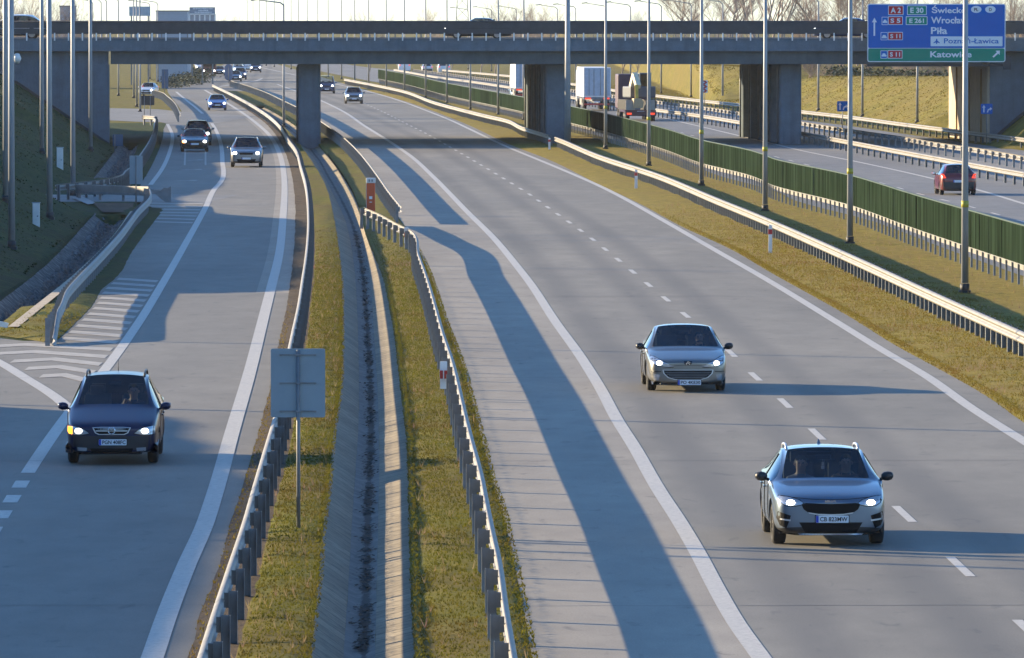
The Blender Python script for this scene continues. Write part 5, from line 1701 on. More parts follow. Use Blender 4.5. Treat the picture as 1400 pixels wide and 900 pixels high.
PAINTS = {k: paint("paint_" + k, c, m, r) for k, c, m, r in (
    ("silver_blue", (.15,.195,.25), .72, .30), ("silver", (.23,.235,.24), .7, .32), ("beige_silver", (.195,.192,.18), .7, .32), ("navy", (.012,.018,.055), .25, .28), ("black", (.014,.015,.018), .2, .3),
    ("dark_blue", (.02,.04,.11), .35, .3), ("blue", (.05,.13,.36), .35, .3), ("white", (.72,.73,.74), .0, .35), ("red", (.16,.012,.014), .15, .35), ("grey", (.16,.17,.18), .5, .32), ("light_blue", (.30,.42,.55), .4, .3), ("maroon", (.10,.018,.02), .1, .4))}

PAINTS["navy"].node_tree.nodes["Principled BSDF"].inputs["Coat Weight"].default_value = .25
PAINTS["navy"].node_tree.nodes["Principled BSDF"].inputs["Specular IOR Level"].default_value = .3
def rails(car, mat, z=.055, bow=.0):
    s = car.s; L = s['L']
    for sx in (1, -1):
        y0, y1 = -L/2 + s['roof_f'] + .12, -L/2 + s['roof_r'] - .05; pts = []
        for k in range(13):
            t = k / 12; y = y0 + (y1 - y0) * t; x = sx * s['wr'] * s['W'] / 2 * .90
            h = car.bvh.ray_cast(Vector((x, y, 4)), Vector((0, 0, -1)))
            if h[0] is None: continue
            lift = z * min(1, t * 9, (1 - t) * 9)
            pts.append((x, y, h[0].z + lift + .004))
        b = MB(); b.tube(pts, .021, 8); b.build("roof_rail", mat, car.root)
def antenna(car, fin=True):
    s = car.s; y = -s['L']/2 + s['roof_r'] - .25
    h = car.bvh.ray_cast(Vector((0, y, 4)), Vector((0, 0, -1)))[0]
    b = MB()
    if fin: b.add([(-.03,y-.09,h.z),(.03,y-.09,h.z),(.03,y+.08,h.z),(-.03,y+.08,h.z),(-.006,y+.05,h.z+.075),(.006,y+.05,h.z+.075)], [(0,1,5,4),(1,2,5),(2,3,4,5),(3,0,4)])
    else: b.tube([(0,y,h.z),(0,y+.12,h.z+.20)], .007, 6)
    b.build("antenna", black_plastic if not fin else s['paint'], car.root)

# --- silver crossover, nearest car on the right
def crossover():
    s = dict(near=1, name="crossover_car", L=4.395, W=1.826, H=1.475, zb=.19, zn=.70, zh=.83, zc=1.0, cowl=1.32, roof_f=2.05, roof_r=3.35, rear_b=4.08, belt=.96, deck=1.02, wr=.70, wc=.82, wheel=.335, ax_f=.88, wb=2.65, paint=PAINTS["silver_blue"], mirror=black_plastic, clad=True, quarter=True, tyre_w=.225)
    c = Car(s)
    hl = c.patch("headlight", [(.43,.700),(.50,.745),(.64,.785),(.80,.80),(.83,.765),(.78,.70),(.70,.655),(.58,.650),(.47,.672)], lamp_shell, .012, .06, mirror=True)
    c.lamp(.635, .705, .066, .02, flat=.62, parents=hl)
    c.patch("grille", [(-.46,.665),(-.40,.70),(-.22,.692),(0,.682),(.22,.692),(.40,.70),(.46,.665),(.43,.60),(.36,.55),(.2,.525),(0,.52),(-.2,.525),(-.36,.55),(-.43,.60)], grille_black, .014, .05)
    c.patch("grille_rim", [(-.36,.552),(-.2,.528),(0,.522),(.2,.528),(.36,.552),(.34,.535),(.2,.508),(0,.502),(-.2,.508),(-.34,.535)], silver_trim, .02, .03, .03)
    c.patch("lower_intake", [(-.50,.392),(.50,.392),(.40,.225),(-.40,.225)], grille_black, .012, .05)
    c.patch("corner_vent", [(.63,.50),(.83,.56),(.85,.46),(.80,.34),(.70,.30),(.66,.40)], grille_black, .010, .05, mirror=True)
    c.patch("vent_bar", [(.63,.435),(.80,.455),(.80,.432),(.64,.41)], silver_trim, .024, .03, .03, mirror=True)
    c.patch("skid_strip", [(-.52,.215),(.52,.215),(.49,.190),(-.49,.190)], silver_trim, .02, .04)
    c.patch("bumper_lip", [(-.80,.225),(-.5,.195),(.5,.195),(.80,.225),(.80,.205),(.5,.17),(-.5,.17),(-.80,.205)], black_plastic, .006, .05)
    c.patch("bonnet_gap", [(-.60,.778),(-.3,.752),(0,.744),(.3,.752),(.60,.778),(.60,.786),(.3,.760),(0,.752),(-.3,.760),(-.60,.786)], grille_black, .003, .02, .03)
    c.plate(.02, .445, "CB 823MW")
    # letter badge
    k = MB(); y = c.cast(0, .722) - .012
    def stroke(pts):
        for a, b_ in zip(pts, pts[1:]): k.bar((a[0], y, .70 + a[1]), (b_[0], y, .70 + b_[1]), .008, .010)
    stroke([(-.085,.0),(-.085,.042),]); stroke([(-.083,.018),(-.045,.042)]); stroke([(-.07,.022),(-.035,.0),(-.035,.042),(-.002,.0)]); stroke([(-.002,.0),(.012,.0),(.012,.042)]); stroke([(.014,.0),(.05,.042),(.085,.0)])
    k.build("badge", chrome, c.root)
    rails(c, silver_trim); antenna(c)
    X, Y = G(1131, 743); place(c, X, Y, RC_C.slope(Y) - .004)
    tag(c.root, "silver blue crossover nearest the camera with headlights lit and roof rails", "car")
    person("driver of the silver blue crossover, wearing a dark top", inside(c.root, .36, -.33, .50), c.root.rotation_euler[2], (.03,.03,.04))
    person("passenger in the silver blue crossover, wearing a pale top", inside(c.root, -.36, -.28, .48), c.root.rotation_euler[2], (.20,.19,.20), raised=False, hair=(.10,.07,.04))
    t = MB(); yy = -s['L']/2 + 1.62; t.box((0, 0, 0), (.035, .03, .05)); t.box((0, 0, -.06), (.05, .04, .05)); t.bar((0,0,.02),(0,0,.11),.006,.006)
    o = t.build("pendant", off_white, None, loc=inside(c.root, 0, -.18, 1.20)); tag(o, "small pale pendant hanging below the mirror of the silver blue crossover", "pendant")
    return c
crossover()

# --- silver saloon in the middle lane
def saloon():
    s = dict(near=1, name="saloon_car", L=4.676, W=1.811, H=1.435, zb=.175, zn=.66, zh=.76, zc=.96, cowl=1.34, roof_f=2.18, roof_r=3.10, rear_b=4.02, belt=.90, deck=.98, wr=.715, wc=.88, wheel=.325, ax_f=1.04, wb=2.725, paint=PAINTS["beige_silver"], mirror=black_plastic, tyre_w=.215)
    c = Car(s)
    hl = c.patch("headlight", [(.33,.572),(.42,.625),(.56,.70),(.72,.775),(.80,.80),(.835,.76),(.80,.66),(.72,.605),(.58,.580),(.44,.565)], lamp_shell, .012, .06, mirror=True)
    c.lamp(.64, .655, .06, .02, flat=.8, parents=hl)
    c.patch("grille_rim", [(-.57,.505),(.57,.505),(.55,.42),(.45,.325),(.3,.285),(-.3,.285),(-.45,.325),(-.55,.42)], silver_trim, .010, .04)
    g = c.patch("grille", [(-.545,.492),(.545,.492),(.52,.42),(.43,.338),(.29,.30),(-.29,.30),(-.43,.338),(-.52,.42)], grille_black, .016, .04)
    for z, w in ((.45,.51),(.41,.48),(.37,.43),(.335,.37)):
        c.patch("grille_slat", [(-w,z+.006),(w,z+.006),(w,z-.006),(-w,z-.006)], galv_dark, .022, .02, .03, parent=g)
    c.patch("bumper_trim", [(.60,.478),(.86,.478),(.87,.445),(.60,.455)], black_plastic, .012, .04, mirror=True)
    c.patch("fog_light", [(.62,.40),(.77,.41),(.76,.27),(.66,.265)], lamp_shell, .012, .04, mirror=True)
    c.patch("bumper_lip", [(-.80,.23),(-.4,.205),(.4,.205),(.80,.23),(.80,.175),(-.80,.175)], black_plastic, .006, .05)
    c.patch("badge_shield", [(-.095,.70),(.095,.70),(.085,.645),(.06,.615),(-.06,.615),(-.085,.645)], plate_ink, .008, .02, .03)
    b = MB(); y = c.cast(0, .655) - .016
    for a, d in (((-.035,.617),(-.005,.69)),((-.005,.69),(.03,.672)),((.0,.66),(.045,.62)),((-.03,.655),(-.055,.63)),((.01,.675),(.05,.66))): b.bar((a[0],y,a[1]),(d[0],y,d[1]),.012,.016)
    b.build("badge", chrome, c.root)
    c.patch("bonnet_gap", [(-.32,.595),(-.2,.605),(.2,.605),(.32,.595),(.32,.588),(.2,.598),(-.2,.598),(-.32,.588)], grille_black, .003, .02, .03)
    c.plate(.03, .225, "PO 4KE30")
    X, Y = G(937.5, 533.5); place(c, X, Y, RC_C.slope(Y) - .004)
    tag(c.root, "silver saloon in the middle lane behind the crossover, headlights lit", "car")
    person("driver of the silver saloon, dark jacket", inside(c.root, .36, -.18, .42), c.root.rotation_euler[2], (.025,.03,.04))
    return c
saloon()

# --- dark blue people carrier on the ramp
def minivan():
    s = dict(near=1, name="people_carrier", L=4.317, W=1.742, H=1.62, zb=.20, zn=.68, zh=.82, zc=1.07, cowl=1.10, roof_f=1.92, roof_r=3.75, rear_b=4.20, belt=.97, deck=1.10, wr=.70, wc=.83, wheel=.315, ax_f=.85, wb=2.694, paint=PAINTS["navy"], quarter=True, tyre_w=.20)
    c = Car(s)
    hl = c.patch("headlight", [(.42,.592),(.50,.655),(.62,.705),(.76,.73),(.835,.725),(.84,.62),(.80,.575),(.60,.562)], lamp_shell, .012, .06, mirror=True)
    c.patch("indicator", [(-.74,.72),(-.835,.722),(-.84,.62),(-.80,.58),(-.74,.578)][::-1], lamp_amber, .020, .04)
    c.lamp(.62, .64, .066, .022, flat=.7, parents=hl)
    c.patch("grille_rim", [(-.36,.705),(-.2,.715),(.2,.715),(.36,.705),(.31,.60),(.24,.568),(-.24,.568),(-.31,.60)], silver_trim, .010, .04)
    g = c.patch("grille", [(-.335,.692),(-.2,.700),(.2,.700),(.335,.692),(.29,.61),(.23,.583),(-.23,.583),(-.29,.61)], grille_black, .016, .04)
    c.patch("grille_slat", [(-.30,.652),(.30,.652),(.295,.632),(-.295,.632)], silver_trim, .022, .02, .03, parent=g)
    y = c.cast(0, .645) - .03; b = MB(); n = 20
    b.tube([(.062*math.cos(2*math.pi*k/n), y, .645+.062*math.sin(2*math.pi*k/n)) for k in range(n+1)], .011, 6, cap=False)
    b.bar((-.075,y,.650),(.02,y,.638),.012,.018); b.bar((-.02,y,.652),(.075,y,.640),.012,.018); b.build("badge", chrome, c.root)
    c.patch("bumper_cover", [(-.86,.555),(-.4,.545),(.4,.545),(.86,.555),(.86,.24),(.5,.20),(-.5,.20),(-.86,.24)], simple("bumper_dark", (.012,.013,.018), .4), .004, .04, .06)
    c.patch("lower_intake", [(-.40,.315),(.40,.315),(.38,.235),(-.38,.235)], grille_black, .014, .03)
    c.patch("fog_light", [(.46,.325),(.64,.335),(.64,.265),(.47,.262)], lamp_shell, .016, .03, .04, mirror=True)
    c.plate(.02, .43, "PGN 408FC")
    rails(c, black_plastic, .07); antenna(c, False)
    b = MB()
    X, Y = G(155, 632.5); place(c, X, Y, LR_R.slope(Y) + .006)
    tag(c.root, "dark navy people carrier on the ramp with black roof rails and one amber indicator", "car")
    person("driver of the navy people carrier with one hand raised towards the face", inside(c.root, .36, -.52, .58), c.root.rotation_euler[2], (.03,.035,.06), raised=True)
    return c
minivan()

# --- smaller traffic: prototypes by body type
TYPES = {
 'suv': dict(name="suv_car", L=4.44, W=1.84, H=1.66, zb=.22, zn=.76, zh=.92, zc=1.10, cowl=1.28, roof_f=2.02, roof_r=3.60, rear_b=4.24, belt=1.04, deck=1.12, wr=.70, wc=.83, wheel=.35, ax_f=.88, wb=2.69, quarter=True, clad=True),
 'hatch': dict(name="hatchback_car", L=4.10, W=1.76, H=1.47, zb=.18, zn=.66, zh=.78, zc=.98, cowl=1.20, roof_f=1.95, roof_r=3.25, rear_b=3.90, belt=.92, deck=1.0, wr=.68, wc=.84, wheel=.31, ax_f=.83, wb=2.55, quarter=True),
 'sedan': dict(name="sedan_car", L=4.6, W=1.80, H=1.44, zb=.18, zn=.66, zh=.77, zc=.96, cowl=1.32, roof_f=2.12, roof_r=3.10, rear_b=3.95, belt=.91, deck=1.0, wr=.67, wc=.85, wheel=.32, ax_f=.92, wb=2.70),
 'van': dict(name="delivery_van", L=5.0, W=1.95, H=2.02, zb=.24, zn=.80, zh=1.0, zc=1.20, cowl=.95, roof_f=1.70, roof_r=4.75, rear_b=4.95, belt=1.15, deck=1.25, wr=.82, wc=.86, wheel=.34, ax_f=.90, wb=3.1),
}
def small_car(kind, col, X, Y, m, label, away=False, lit=True, z=0.0, amber=False, cat="car", group="distant cars in the traffic", mir=None):
    s = dict(TYPES[kind]); s['paint'] = PAINTS[col]; s['mirror'] = PAINTS[col] if mir is None else mir
    c = Car(s); zl = s['zh'] - .10
    if not away or True:
        hl = c.patch("headlight", [(.46,zl-.06),(.60,zl+.04),(.80,zl+.07),(.84,zl-.02),(.74,zl-.09)], lamp_shell, .012, .05, .07, mirror=True)
        if lit: c.lamp(.64, zl-.015, .10, .022, flat=.8, parents=hl)
        c.patch("grille", [(-.40,zl+.0),(.40,zl+.0),(.36,zl-.11),(-.36,zl-.11)], grille_black, .012, .04, .08)
        c.patch("lower_intake", [(-.55,.46),(.55,.46),(.46,.27),(-.46,.27)], grille_black, .010, .04, .09)
        c.plate(0, .50)
        if amber: c.lamp(-.70, zl-.02, .10, .03, mat=lamp_amber, mirror=False, name="indicator")
    zr = s['deck'] - .14
    c.patch("tail_light", [(.60,zr-.05),(.84,zr-.07),(.84,zr+.16),(.70,zr+.14)], lamp_red, .012, .05, .07, rear=True, mirror=True)
    c.patch("rear_bumper", [(-.85,.62),(.85,.62),(.82,.26),(-.82,.26)] if away else [(-.84,.50),(.84,.50),(.82,.26),(-.82,.26)], black_plastic if kind in ('suv','hatch') and away else PAINTS[col], .008, .04, .09, rear=True)
    c.plate(0, .66, rear=True)
    if kind == 'suv': rails(c, silver_trim)
    place(c, X, Y, m, away, z)
    tag(c.root, label, cat, group)
    return c

def at(px, py): return G(px, py)
X, Y = at(337, 228.5); k = small_car('suv', 'silver', X, Y, LR_R.slope(Y) + .01, "silver sport utility car on the ramp beside the black saloon, headlights lit", group="traffic on the ramp")
X, Y = at(266, 207.5); small_car('sedan', 'black', X, Y, -.05, "black saloon on the left ramp lane with one amber indicator lit", amber=True, group="traffic on the ramp", mir=black_plastic)
X, Y = at(270.5, 199); small_car('suv', 'silver', X, Y, -.05, "silver car close behind the black saloon, mostly hidden", group="traffic on the ramp")
X, Y = at(297, 151); small_car('hatch', 'blue', X, Y, LR_R.slope(Y), "blue hatchback on the ramp beyond the overpass with lit headlights", group="traffic on the ramp")
X, Y = at(483.8, 142); small_car('suv', 'silver', X, Y, RC_C.slope(Y), "pale sport utility car on the main road, just right of the first pier", group="traffic on the main road")
X, Y = at(446.5, 128); small_car('van', 'dark_blue', X, Y, RC_C.slope(700), "dark blue van half hidden by the first pier", group="traffic on the main road", cat="van")
X, Y = at(322, 111.5); small_car('hatch', 'grey', X, Y, -.05, "grey blue hatchback first in the queue at the far gore", group="queue of cars at the far gore")
X, Y = at(328.5, 109); small_car('suv', 'dark_blue', X, Y, -.05, "dark blue car second in the queue at the far gore", group="queue of cars at the far gore")
X, Y = at(327, 102); small_car('van', 'light_blue', X, Y, -.05, "light blue van third in the queue at the far gore", group="queue of cars at the far gore", cat="van")
X, Y = at(300, 103.5); small_car('sedan', 'grey', X, Y, -.05, "dark grey car left of the round sign back at the far gore", group="queue of cars at the far gore")
X, Y = at(274, 97); small_car('hatch', 'white', X, Y, -.06, "white car left of the red lorry far up the ramp", group="queue of cars at the far gore")
X, Y = at(349.5, 99.3); small_car('suv', 'dark_blue', X, Y, -.04, "dark car with bright headlights far up the main road under the deck", group="traffic on the main road")
X, Y = at(339, 97.5); small_car('van', 'white', X, Y, -.04, "white van beside the bright dark car far up the main road", group="traffic on the main road", cat="van")
X, Y = at(201, 131.5); small_car('hatch', 'white', X, Y, .10, "white hatchback waiting on the side road behind the dark panel", lit=True)
X, Y = at(1309, 266.5); small_car('hatch', 'red', X, Y, FC_C.slope(Y), "red hatchback driving away on the far carriageway, seen from behind", away=True, lit=False)
X, Y = at(709, 136); small_car('hatch', 'light_blue', X, Y, MG1C.slope(Y), "light blue car in front of the white lorry left of the second pier", away=False, lit=False)
X, Y = at(607, 101.5); small_car('van', 'white', X, Y, -.05, "white van seen from behind on the collector road, nearest of three", away=True, lit=False, cat="van", group="vehicles far along the collector road")
X, Y = at(584, 99.5); small_car('hatch', 'white', X, Y, -.05, "white car seen from behind on the collector road, second of three", away=True, lit=False, group="vehicles far along the collector road")
X, Y = at(553, 99); small_car('van', 'white', X, Y, -.05, "white van far along the carriageway behind the green screen", away=True, lit=False, cat="van", group="vehicles far along the collector road")
# on the overpass
def deck_car(kind, col, px, Y, label, left=True):
    s = dict(TYPES[kind]); s['paint'] = PAINTS[col]; c = Car(s); zl = s['zh'] - .1
    hl = c.patch("headlight", [(.46,zl-.06),(.60,zl+.04),(.80,zl+.07),(.84,zl-.02),(.74,zl-.09)], lamp_shell, .012, .05, .07, mirror=True)
    c.lamp(.64, zl-.015, .10, .022, flat=.8, parents=hl)
    c.root.location = (XZ(px, 30, Y)[0], Y, 7.04); c.root.rotation_euler = (0, 0, R(-90 if left else 90)); tag(c.root, label, "car", "cars on the overpass")
deck_car('suv', 'white', 17, 498.4, "white topped car on the overpass at its left end")
deck_car('sedan', 'black', 653, 498.4, "dark saloon on the overpass above the gap between first and second pier")
deck_car('sedan', 'dark_blue', 1158, 498.4, "dark blue saloon on the overpass just left of the large blue sign")

# --- lorries
def wheel_row(root, pts, r=.5, w=.3):
    tm = None
    for x, y in pts:
        b = MB(); b.tube([(x - w/2, y, r), (x + w/2, y, r)], r, 20); t = b.build("wheel", rubber, root)
        b = MB(); sx = 1 if x > 0 else -1
        b.tube([(x + sx*(w/2 - .02), y, r), (x + sx*(w/2 + .015), y, r)], r * .5, 14); b.build("rim", galv_dark, t)

def lorry(label, X, Y, m, box_col, cab_col, away=True, L=13.6, name="articulated_lorry", H=4.0):
    r = empty(name, (X, Y, 0), (math.pi if not away else 0) - m if not away else -m); tag(r, label, "lorry")
    r.rotation_euler = (0, 0, (-m) if away else math.pi - m)
    # local: rear face at y=0, running forward to +y
    b = MB(); b.box((0, L/2, 2.62), (2.5, L, 2.72)); b.build("cargo_box", box_col, r, bevel=.05)
    b = MB(); b.box((0, -.02, 2.66), (2.34, .05, 2.52)); d = b.build("rear_door", simple("door_panel_grey", (.42,.46,.52), .5), r)
    for x in (-.75, -.3, .3, .75):
        bb = MB(); bb.tube([(x, -.06, 1.45), (x, -.06, 3.85)], .02, 6); bb.build("lock_rod", galv, d)
    b = MB(); b.box((0, .05, 1.16), (2.5, .12, .2)); b.build("rear_sill", galv_dark, r)
    for sx in (-1, 1):
        b = MB(); b.box((sx*.85, -.02, 1.15), (.55, .06, .14)); b.build("tail_light", lamp_red, r)
    b = MB(); b.box((0, .1, .62), (2.3, .1, .16)); b.build("underrun_bar", red_band, r)
    b = MB(); b.box((.0, .04, .84), (.55, .02, .12)); b.build("number_plate", plate_white, r)
    b = MB(); b.box((0, L/2, 1.05), (.9, L*.96, .3)); b.build("chassis", galv_dark, r)
    for sx in (-1, 1):
        b = MB(); b.box((sx*1.15, L*.55, .8), (.04, 4.5, .6)); b.build("side_guard", galv, r)
    wheel_row(r, [(sx*1.05, y) for y in (2.2, 3.5, 4.8, L+.6, L+2.6) for sx in (-1, 1)])
    cab_ = MB(); cab_.prism([(-1.22, .7), (1.22, .7), (1.25, 1.6), (1.2, 3.5), (1.05, 3.8), (-1.05, 3.8), (-1.2, 3.5), (-1.25, 1.6)], L+.9, L+3.1); cb = cab_.build("cab", cab_col, r, bevel=.08)
    b = MB(); b.box((0, L+3.12, 2.55), (2.2, .06, .95)); b.build("windscreen", glass_dark, cb)
    return r
X, Y = G(816.5, 152); lorry("white box lorry seen from behind, right of the second pier, by the excavator", X, Y, FC_C.slope(430), white_paint, PAINTS["white"])
X, Y = G(721, 138); lorry("white box lorry left of the second pier with its sunlit side showing", X, Y, FC_C.slope(430), white_paint, PAINTS["white"])

def red_lorry():
    X, Y = G(286, 104); r = empty("box_truck", (X, Y, 0), .05); tag(r, "dark red box truck far up the ramp with lit headlights", "lorry")
    b = MB(); b.box((0, 4.6, 2.0), (2.2, 5.0, 2.3)); b.build("cargo_box", PAINTS["red"], r, bevel=.04)
    b = MB(); b.prism([(-1.02,.45),(1.02,.45),(1.05,1.2),(.95,2.3),(-.95,2.3),(-1.05,1.2)], 0, 1.9); cb = b.build("cab", PAINTS["maroon"], r, bevel=.06)
    b = MB(); b.box((0,-.02,1.75), (1.75,.05,.65)); b.build("windscreen", glass_dark, cb)
    b = MB(); b.box((0,-.02,.95), (1.2,.05,.25)); b.build("grille", grille_black, cb)
    for sx in (-1,1):
        b = MB(); b.tube([(sx*.78,.02,.78),(sx*.78,-.05,.78)], .12, 10); b.build("headlight", lamp_lit, cb)
    wheel_row(r, [(sx*.9, y) for y in (1.0, 5.6) for sx in (-1,1)], .42, .26)
red_lorry()

def excavator_lowloader():
    X, Y = G(876, 166); m = FC_C.slope(430)
    r = empty("low_loader", (X, Y, 0), -m); tag(r, "maroon low loader trailer carrying an excavator, seen from behind", "lorry")
    b = MB(); b.box((0, 5.0, .82), (2.55, 9.6, .22)); b.build("load_bed", PAINTS["maroon"], r)
    b = MB(); b.box((0, .1, .62), (2.55, .25, .38)); b.build("rear_beam", simple("lorry_maroon_dark", (.055,.016,.025), .5), r)
    for sx in (-1, 1):
        b = MB(); b.box((sx*.95, -.05, .62), (.4, .05, .16)); b.build("tail_light", lamp_red, r)
        b = MB(); b.add([(sx*.45,.2,.9),(sx*1.2,.2,.9),(sx*1.2,.55,1.75),(sx*.45,.55,1.75),(sx*.45,.35,.9),(sx*1.2,.35,.9),(sx*1.2,.68,1.72),(sx*.45,.68,1.72)], [(0,1,2,3),(4,5,6,7),(0,1,5,4),(2,3,7,6),(0,3,7,4),(1,2,6,5)]); b.build("ramp_flap", simple("flap_steel", (.33,.27,.20), .6), r)
    b = MB(); b.box((0, .02, .78), (.6, .02, .12)); b.build("number_plate", plate_white, r)
    wheel_row(r, [(sx*1.05, y) for y in (1.2, 2.5, 3.8, 11.2, 14.2) for sx in (-1, 1)], .42, .34)
    b = MB(); b.box((-.1, 13.5, 2.35), (2.45, 4.4, 2.9)); b.build("tractor_cab", simple("cab_maroon", (.06,.022,.038), .5), r, bevel=.12)
    b = MB(); b.box((0, 11.5, .9), (.9, 5.5, .3)); b.build("chassis", galv_dark, r)
    # excavator standing on the bed
    th = -m
    e = empty("excavator", inside(r, -.15, 3.3, .93), -m + R(13)); tag(e, "excavator with pale boom and glazed cab riding on the low loader", "excavator")
    for sx in (-1, 1):
        b = MB(); n = 8
        poly = [(-1.7,.42),(-1.55,.12),(-1.3,.0),(1.3,.0),(1.55,.12),(1.7,.42),(1.55,.72),(1.3,.84),(-1.3,.84),(-1.55,.72)]
        b.add([(sx*.95-.24, y, z) for y, z in poly] + [(sx*.95+.24, y, z) for y, z in poly], [tuple(range(10)), tuple(range(19,9,-1))] + [(i, 10+i, 10+(i+1)%10, (i+1)%10) for i in range(10)]); b.build("crawler_track", rubber, e)
    b = MB(); b.box((.1, -.35, 1.45), (2.2, 2.4, .95)); b.build("engine_house", simple("machine_dark", (.07,.075,.085), .5), e, bevel=.1)
    b = MB(); b.box((.62, .35, 2.2), (.95, 1.5, 1.5)); c = b.build("cab", glass_dark, e, bevel=.08)
    b = MB()
    for x in (.16, 1.08):
        for y in (-.38, 1.08): b.bar((x, y, 1.5), (x, y, 3.0), .08, .08)
    b.box((.62, .35, 2.99), (1.02, 1.6, .08)); b.build("cab_frame", simple("machine_grey", (.12,.13,.14), .5), c)
    b = MB(); b.bar((-.35, .5, 1.5), (-.45, -1.0, 2.9), .42, .5); b.bar((-.45, -1.0, 2.85), (-.45, -2.0, 1.9), .40, .42); b.build("boom", simple("boom_cream", (.72,.62,.42), .5), e)
    b = MB(); b.bar((-.6, -2.0, 2.0), (-.75, -2.6, .7), .28, .34); b.build("dipper_arm", simple("machine_yellow", (.55,.36,.05), .5), e)
    b = MB(); b.prism([(-1.15,.15),(-.35,.15),(-.25,.65),(-.5,.95),(-1.1,.95)], -3.0, -2.4); b.build("bucket", simple("bucket_steel", (.42,.30,.16), .6), e)
excavator_lowloader()
# ------------------------------------------------------------------ bare winter trees
def bare_tree(name, h, spread, seed, levels=5, mat=None, upright=.5, stems=1):
    rnd = random.Random(seed); tr = MB(); cr = MB()
    def limb(p, d, ln, r, lv):
        n = 3 if lv < 3 else 2
        pts = [p]; dd = d.copy()
        for i in range(n):
            dd = (dd + Vector((rnd.uniform(-.22,.22), rnd.uniform(-.22,.22), rnd.uniform(-.05,.20) * upright))).normalized()
            pts.append(pts[-1] + dd * ln / n)
        tgt = tr if lv < 2 else cr
        tgt.tube(pts, [r * (1 - .45 * i / n) for i in range(n + 1)], 5 if lv < 2 else 3, cap=False)
        if lv >= levels: return
        k = rnd.randint(3, 5) if lv > 0 else rnd.randint(5, 7)
        for i in range(k):
            t = rnd.uniform(.35, 1.0) if lv > 0 else rnd.uniform(.3, 1.0)
            idx = min(n - 1, int(t * n)); q = pts[idx].lerp(pts[idx+1], t * n - idx)
            a = rnd.uniform(0, 6.28); tilt = rnd.uniform(.4, 1.0) * spread
            side = Vector((math.cos(a), math.sin(a), 0))
            nd = (dd * math.cos(tilt) + side * math.sin(tilt) + Vector((0,0,.25 * upright))).normalized()
            limb(q, nd, ln * rnd.uniform(.5, .72), r * .5, lv + 1)
    root = empty(name)
    for s_ in range(stems):
        limb(Vector((rnd.uniform(-.6,.6) if stems > 1 else 0, rnd.uniform(-.6,.6) if stems > 1 else 0, -.2)), Vector((rnd.uniform(-.15,.15), rnd.uniform(-.15,.15), 1)).normalized(), h * (.48 if stems == 1 else .42), h * .008 + .018, 0)
    tr.build("trunk", mat or twig, root); cr.build("crown", mat or twig, root)
    return root
protos = [bare_tree("bare_tree", 12, .8, 3, 5), bare_tree("bare_tree", 11, .95, 11, 5, twig_grey), bare_tree("bare_shrub", 6, .9, 23, 4, twig, .5, 4), bare_tree("bare_tree", 14, .45, 31, 5, twig_grey, .9)]
used = set()
def plant(k, px, Y, sc, label, group, rz=None):
    o = protos[k] if k not in used else copy_tree(protos[k]); used.add(k)
    x = XZ(px, 20, Y)[0]; o.location = (x, Y, hill(x, Y) - .05); o.scale = (sc * .93,) * 3; o.rotation_euler = (0, 0, random.uniform(0, 6.28) if rz is None else rz)
    tag(o, label, "shrub" if k == 2 else "tree", group)
rr = random.Random(5)
for px, Y, k, sc in [(4,620,0,1.12),(16,650,1,1.2),(28,640,0,1.08),(40,690,3,1.0),(50,660,1,1.12),(62,640,0,1.05),(72,720,1,1.0),(-6,600,1,1.1),(10,700,3,1.0)]:
    plant(k, px, Y, sc, "bare brown tree in the thicket behind the left end of the overpass", "trees at the left end of the overpass")
for px, Y, k, sc in [(80,700,1,.95),(90,760,0,.9),(103,800,1,.85),(112,820,0,.82)]:
    plant(k, px, Y, sc, "bare tree thinning out right of the left thicket", "thin trees right of the left thicket")
for px, Y, k, sc in [(326,1250,0,.95),(408,1300,1,.9),(505,1200,0,1.02),(607,1150,0,1.05),(616,1160,1,1.05),(600,1190,1,1.0),(656,1100,1,1.05),(676,1120,0,.95),(704,1000,0,1.15),(712,1030,1,1.18),(722,1020,0,1.12),(738,1040,1,1.0),(752,1060,0,.98),(760,1060,1,1.0)]:
    plant(k, px, Y, sc, "hazy bare tree beyond the middle of the overpass", "hazy trees beyond the middle of the overpass")
for px, Y, k, sc in [(928,900,0,1.12),(944,880,1,1.15),(958,900,0,1.0),(978,860,1,1.2),(992,850,0,1.25),(1004,870,3,1.15),(1014,880,0,1.15),(1026,900,1,1.0),(850,950,0,.98),(872,980,1,.95)]:
    plant(k, px, Y, sc, "bare tree above the overpass between second and third piers", "bare trees above the second and third piers")
for px, Y, k, sc in [(1046,800,3,1.25),(1053,805,3,1.35),(1060,800,3,1.3),(1040,815,3,1.2)]:
    plant(k, px, Y, sc, "tall slender bare tree in a tight clump right of the third pier", "slender tree clump")
for px, Y, k, sc in [(1099,850,2,1.75),(1104,900,0,.95),(1120,800,0,1.15),(1138,790,1,1.2),(1150,800,0,1.2),(1162,790,1,1.15),(1172,780,0,1.1),(1184,790,1,1.1),(1215,780,0,1.1),(1250,760,1,1.05),(1290,770,0,1.1),(1330,760,1,1.1)]:
    plant(k, px, Y, sc, "bare tree behind the large blue sign and just left of it", "bare trees around the large sign")
for px, Y, k, sc in [(1372,720,0,1.05),(1382,700,1,1.08),(1390,710,0,1.05),(1398,700,1,1.1),(1408,700,0,1.05),(1388,750,3,.95)]:
    plant(k, px, Y, sc, "bare brown tree at the right edge behind the overpass", "trees at the right edge")
# scrub seen beneath the deck on top of the bank
for i in range(26):
    px = 1098 + i * 8.2 + rr.uniform(-3, 3); Y = 720 + rr.uniform(-20, 50)
    plant(2, px, Y, .62 + rr.random() * .3, "low bare scrub bush on top of the grass bank", "scrub on top of the bank")

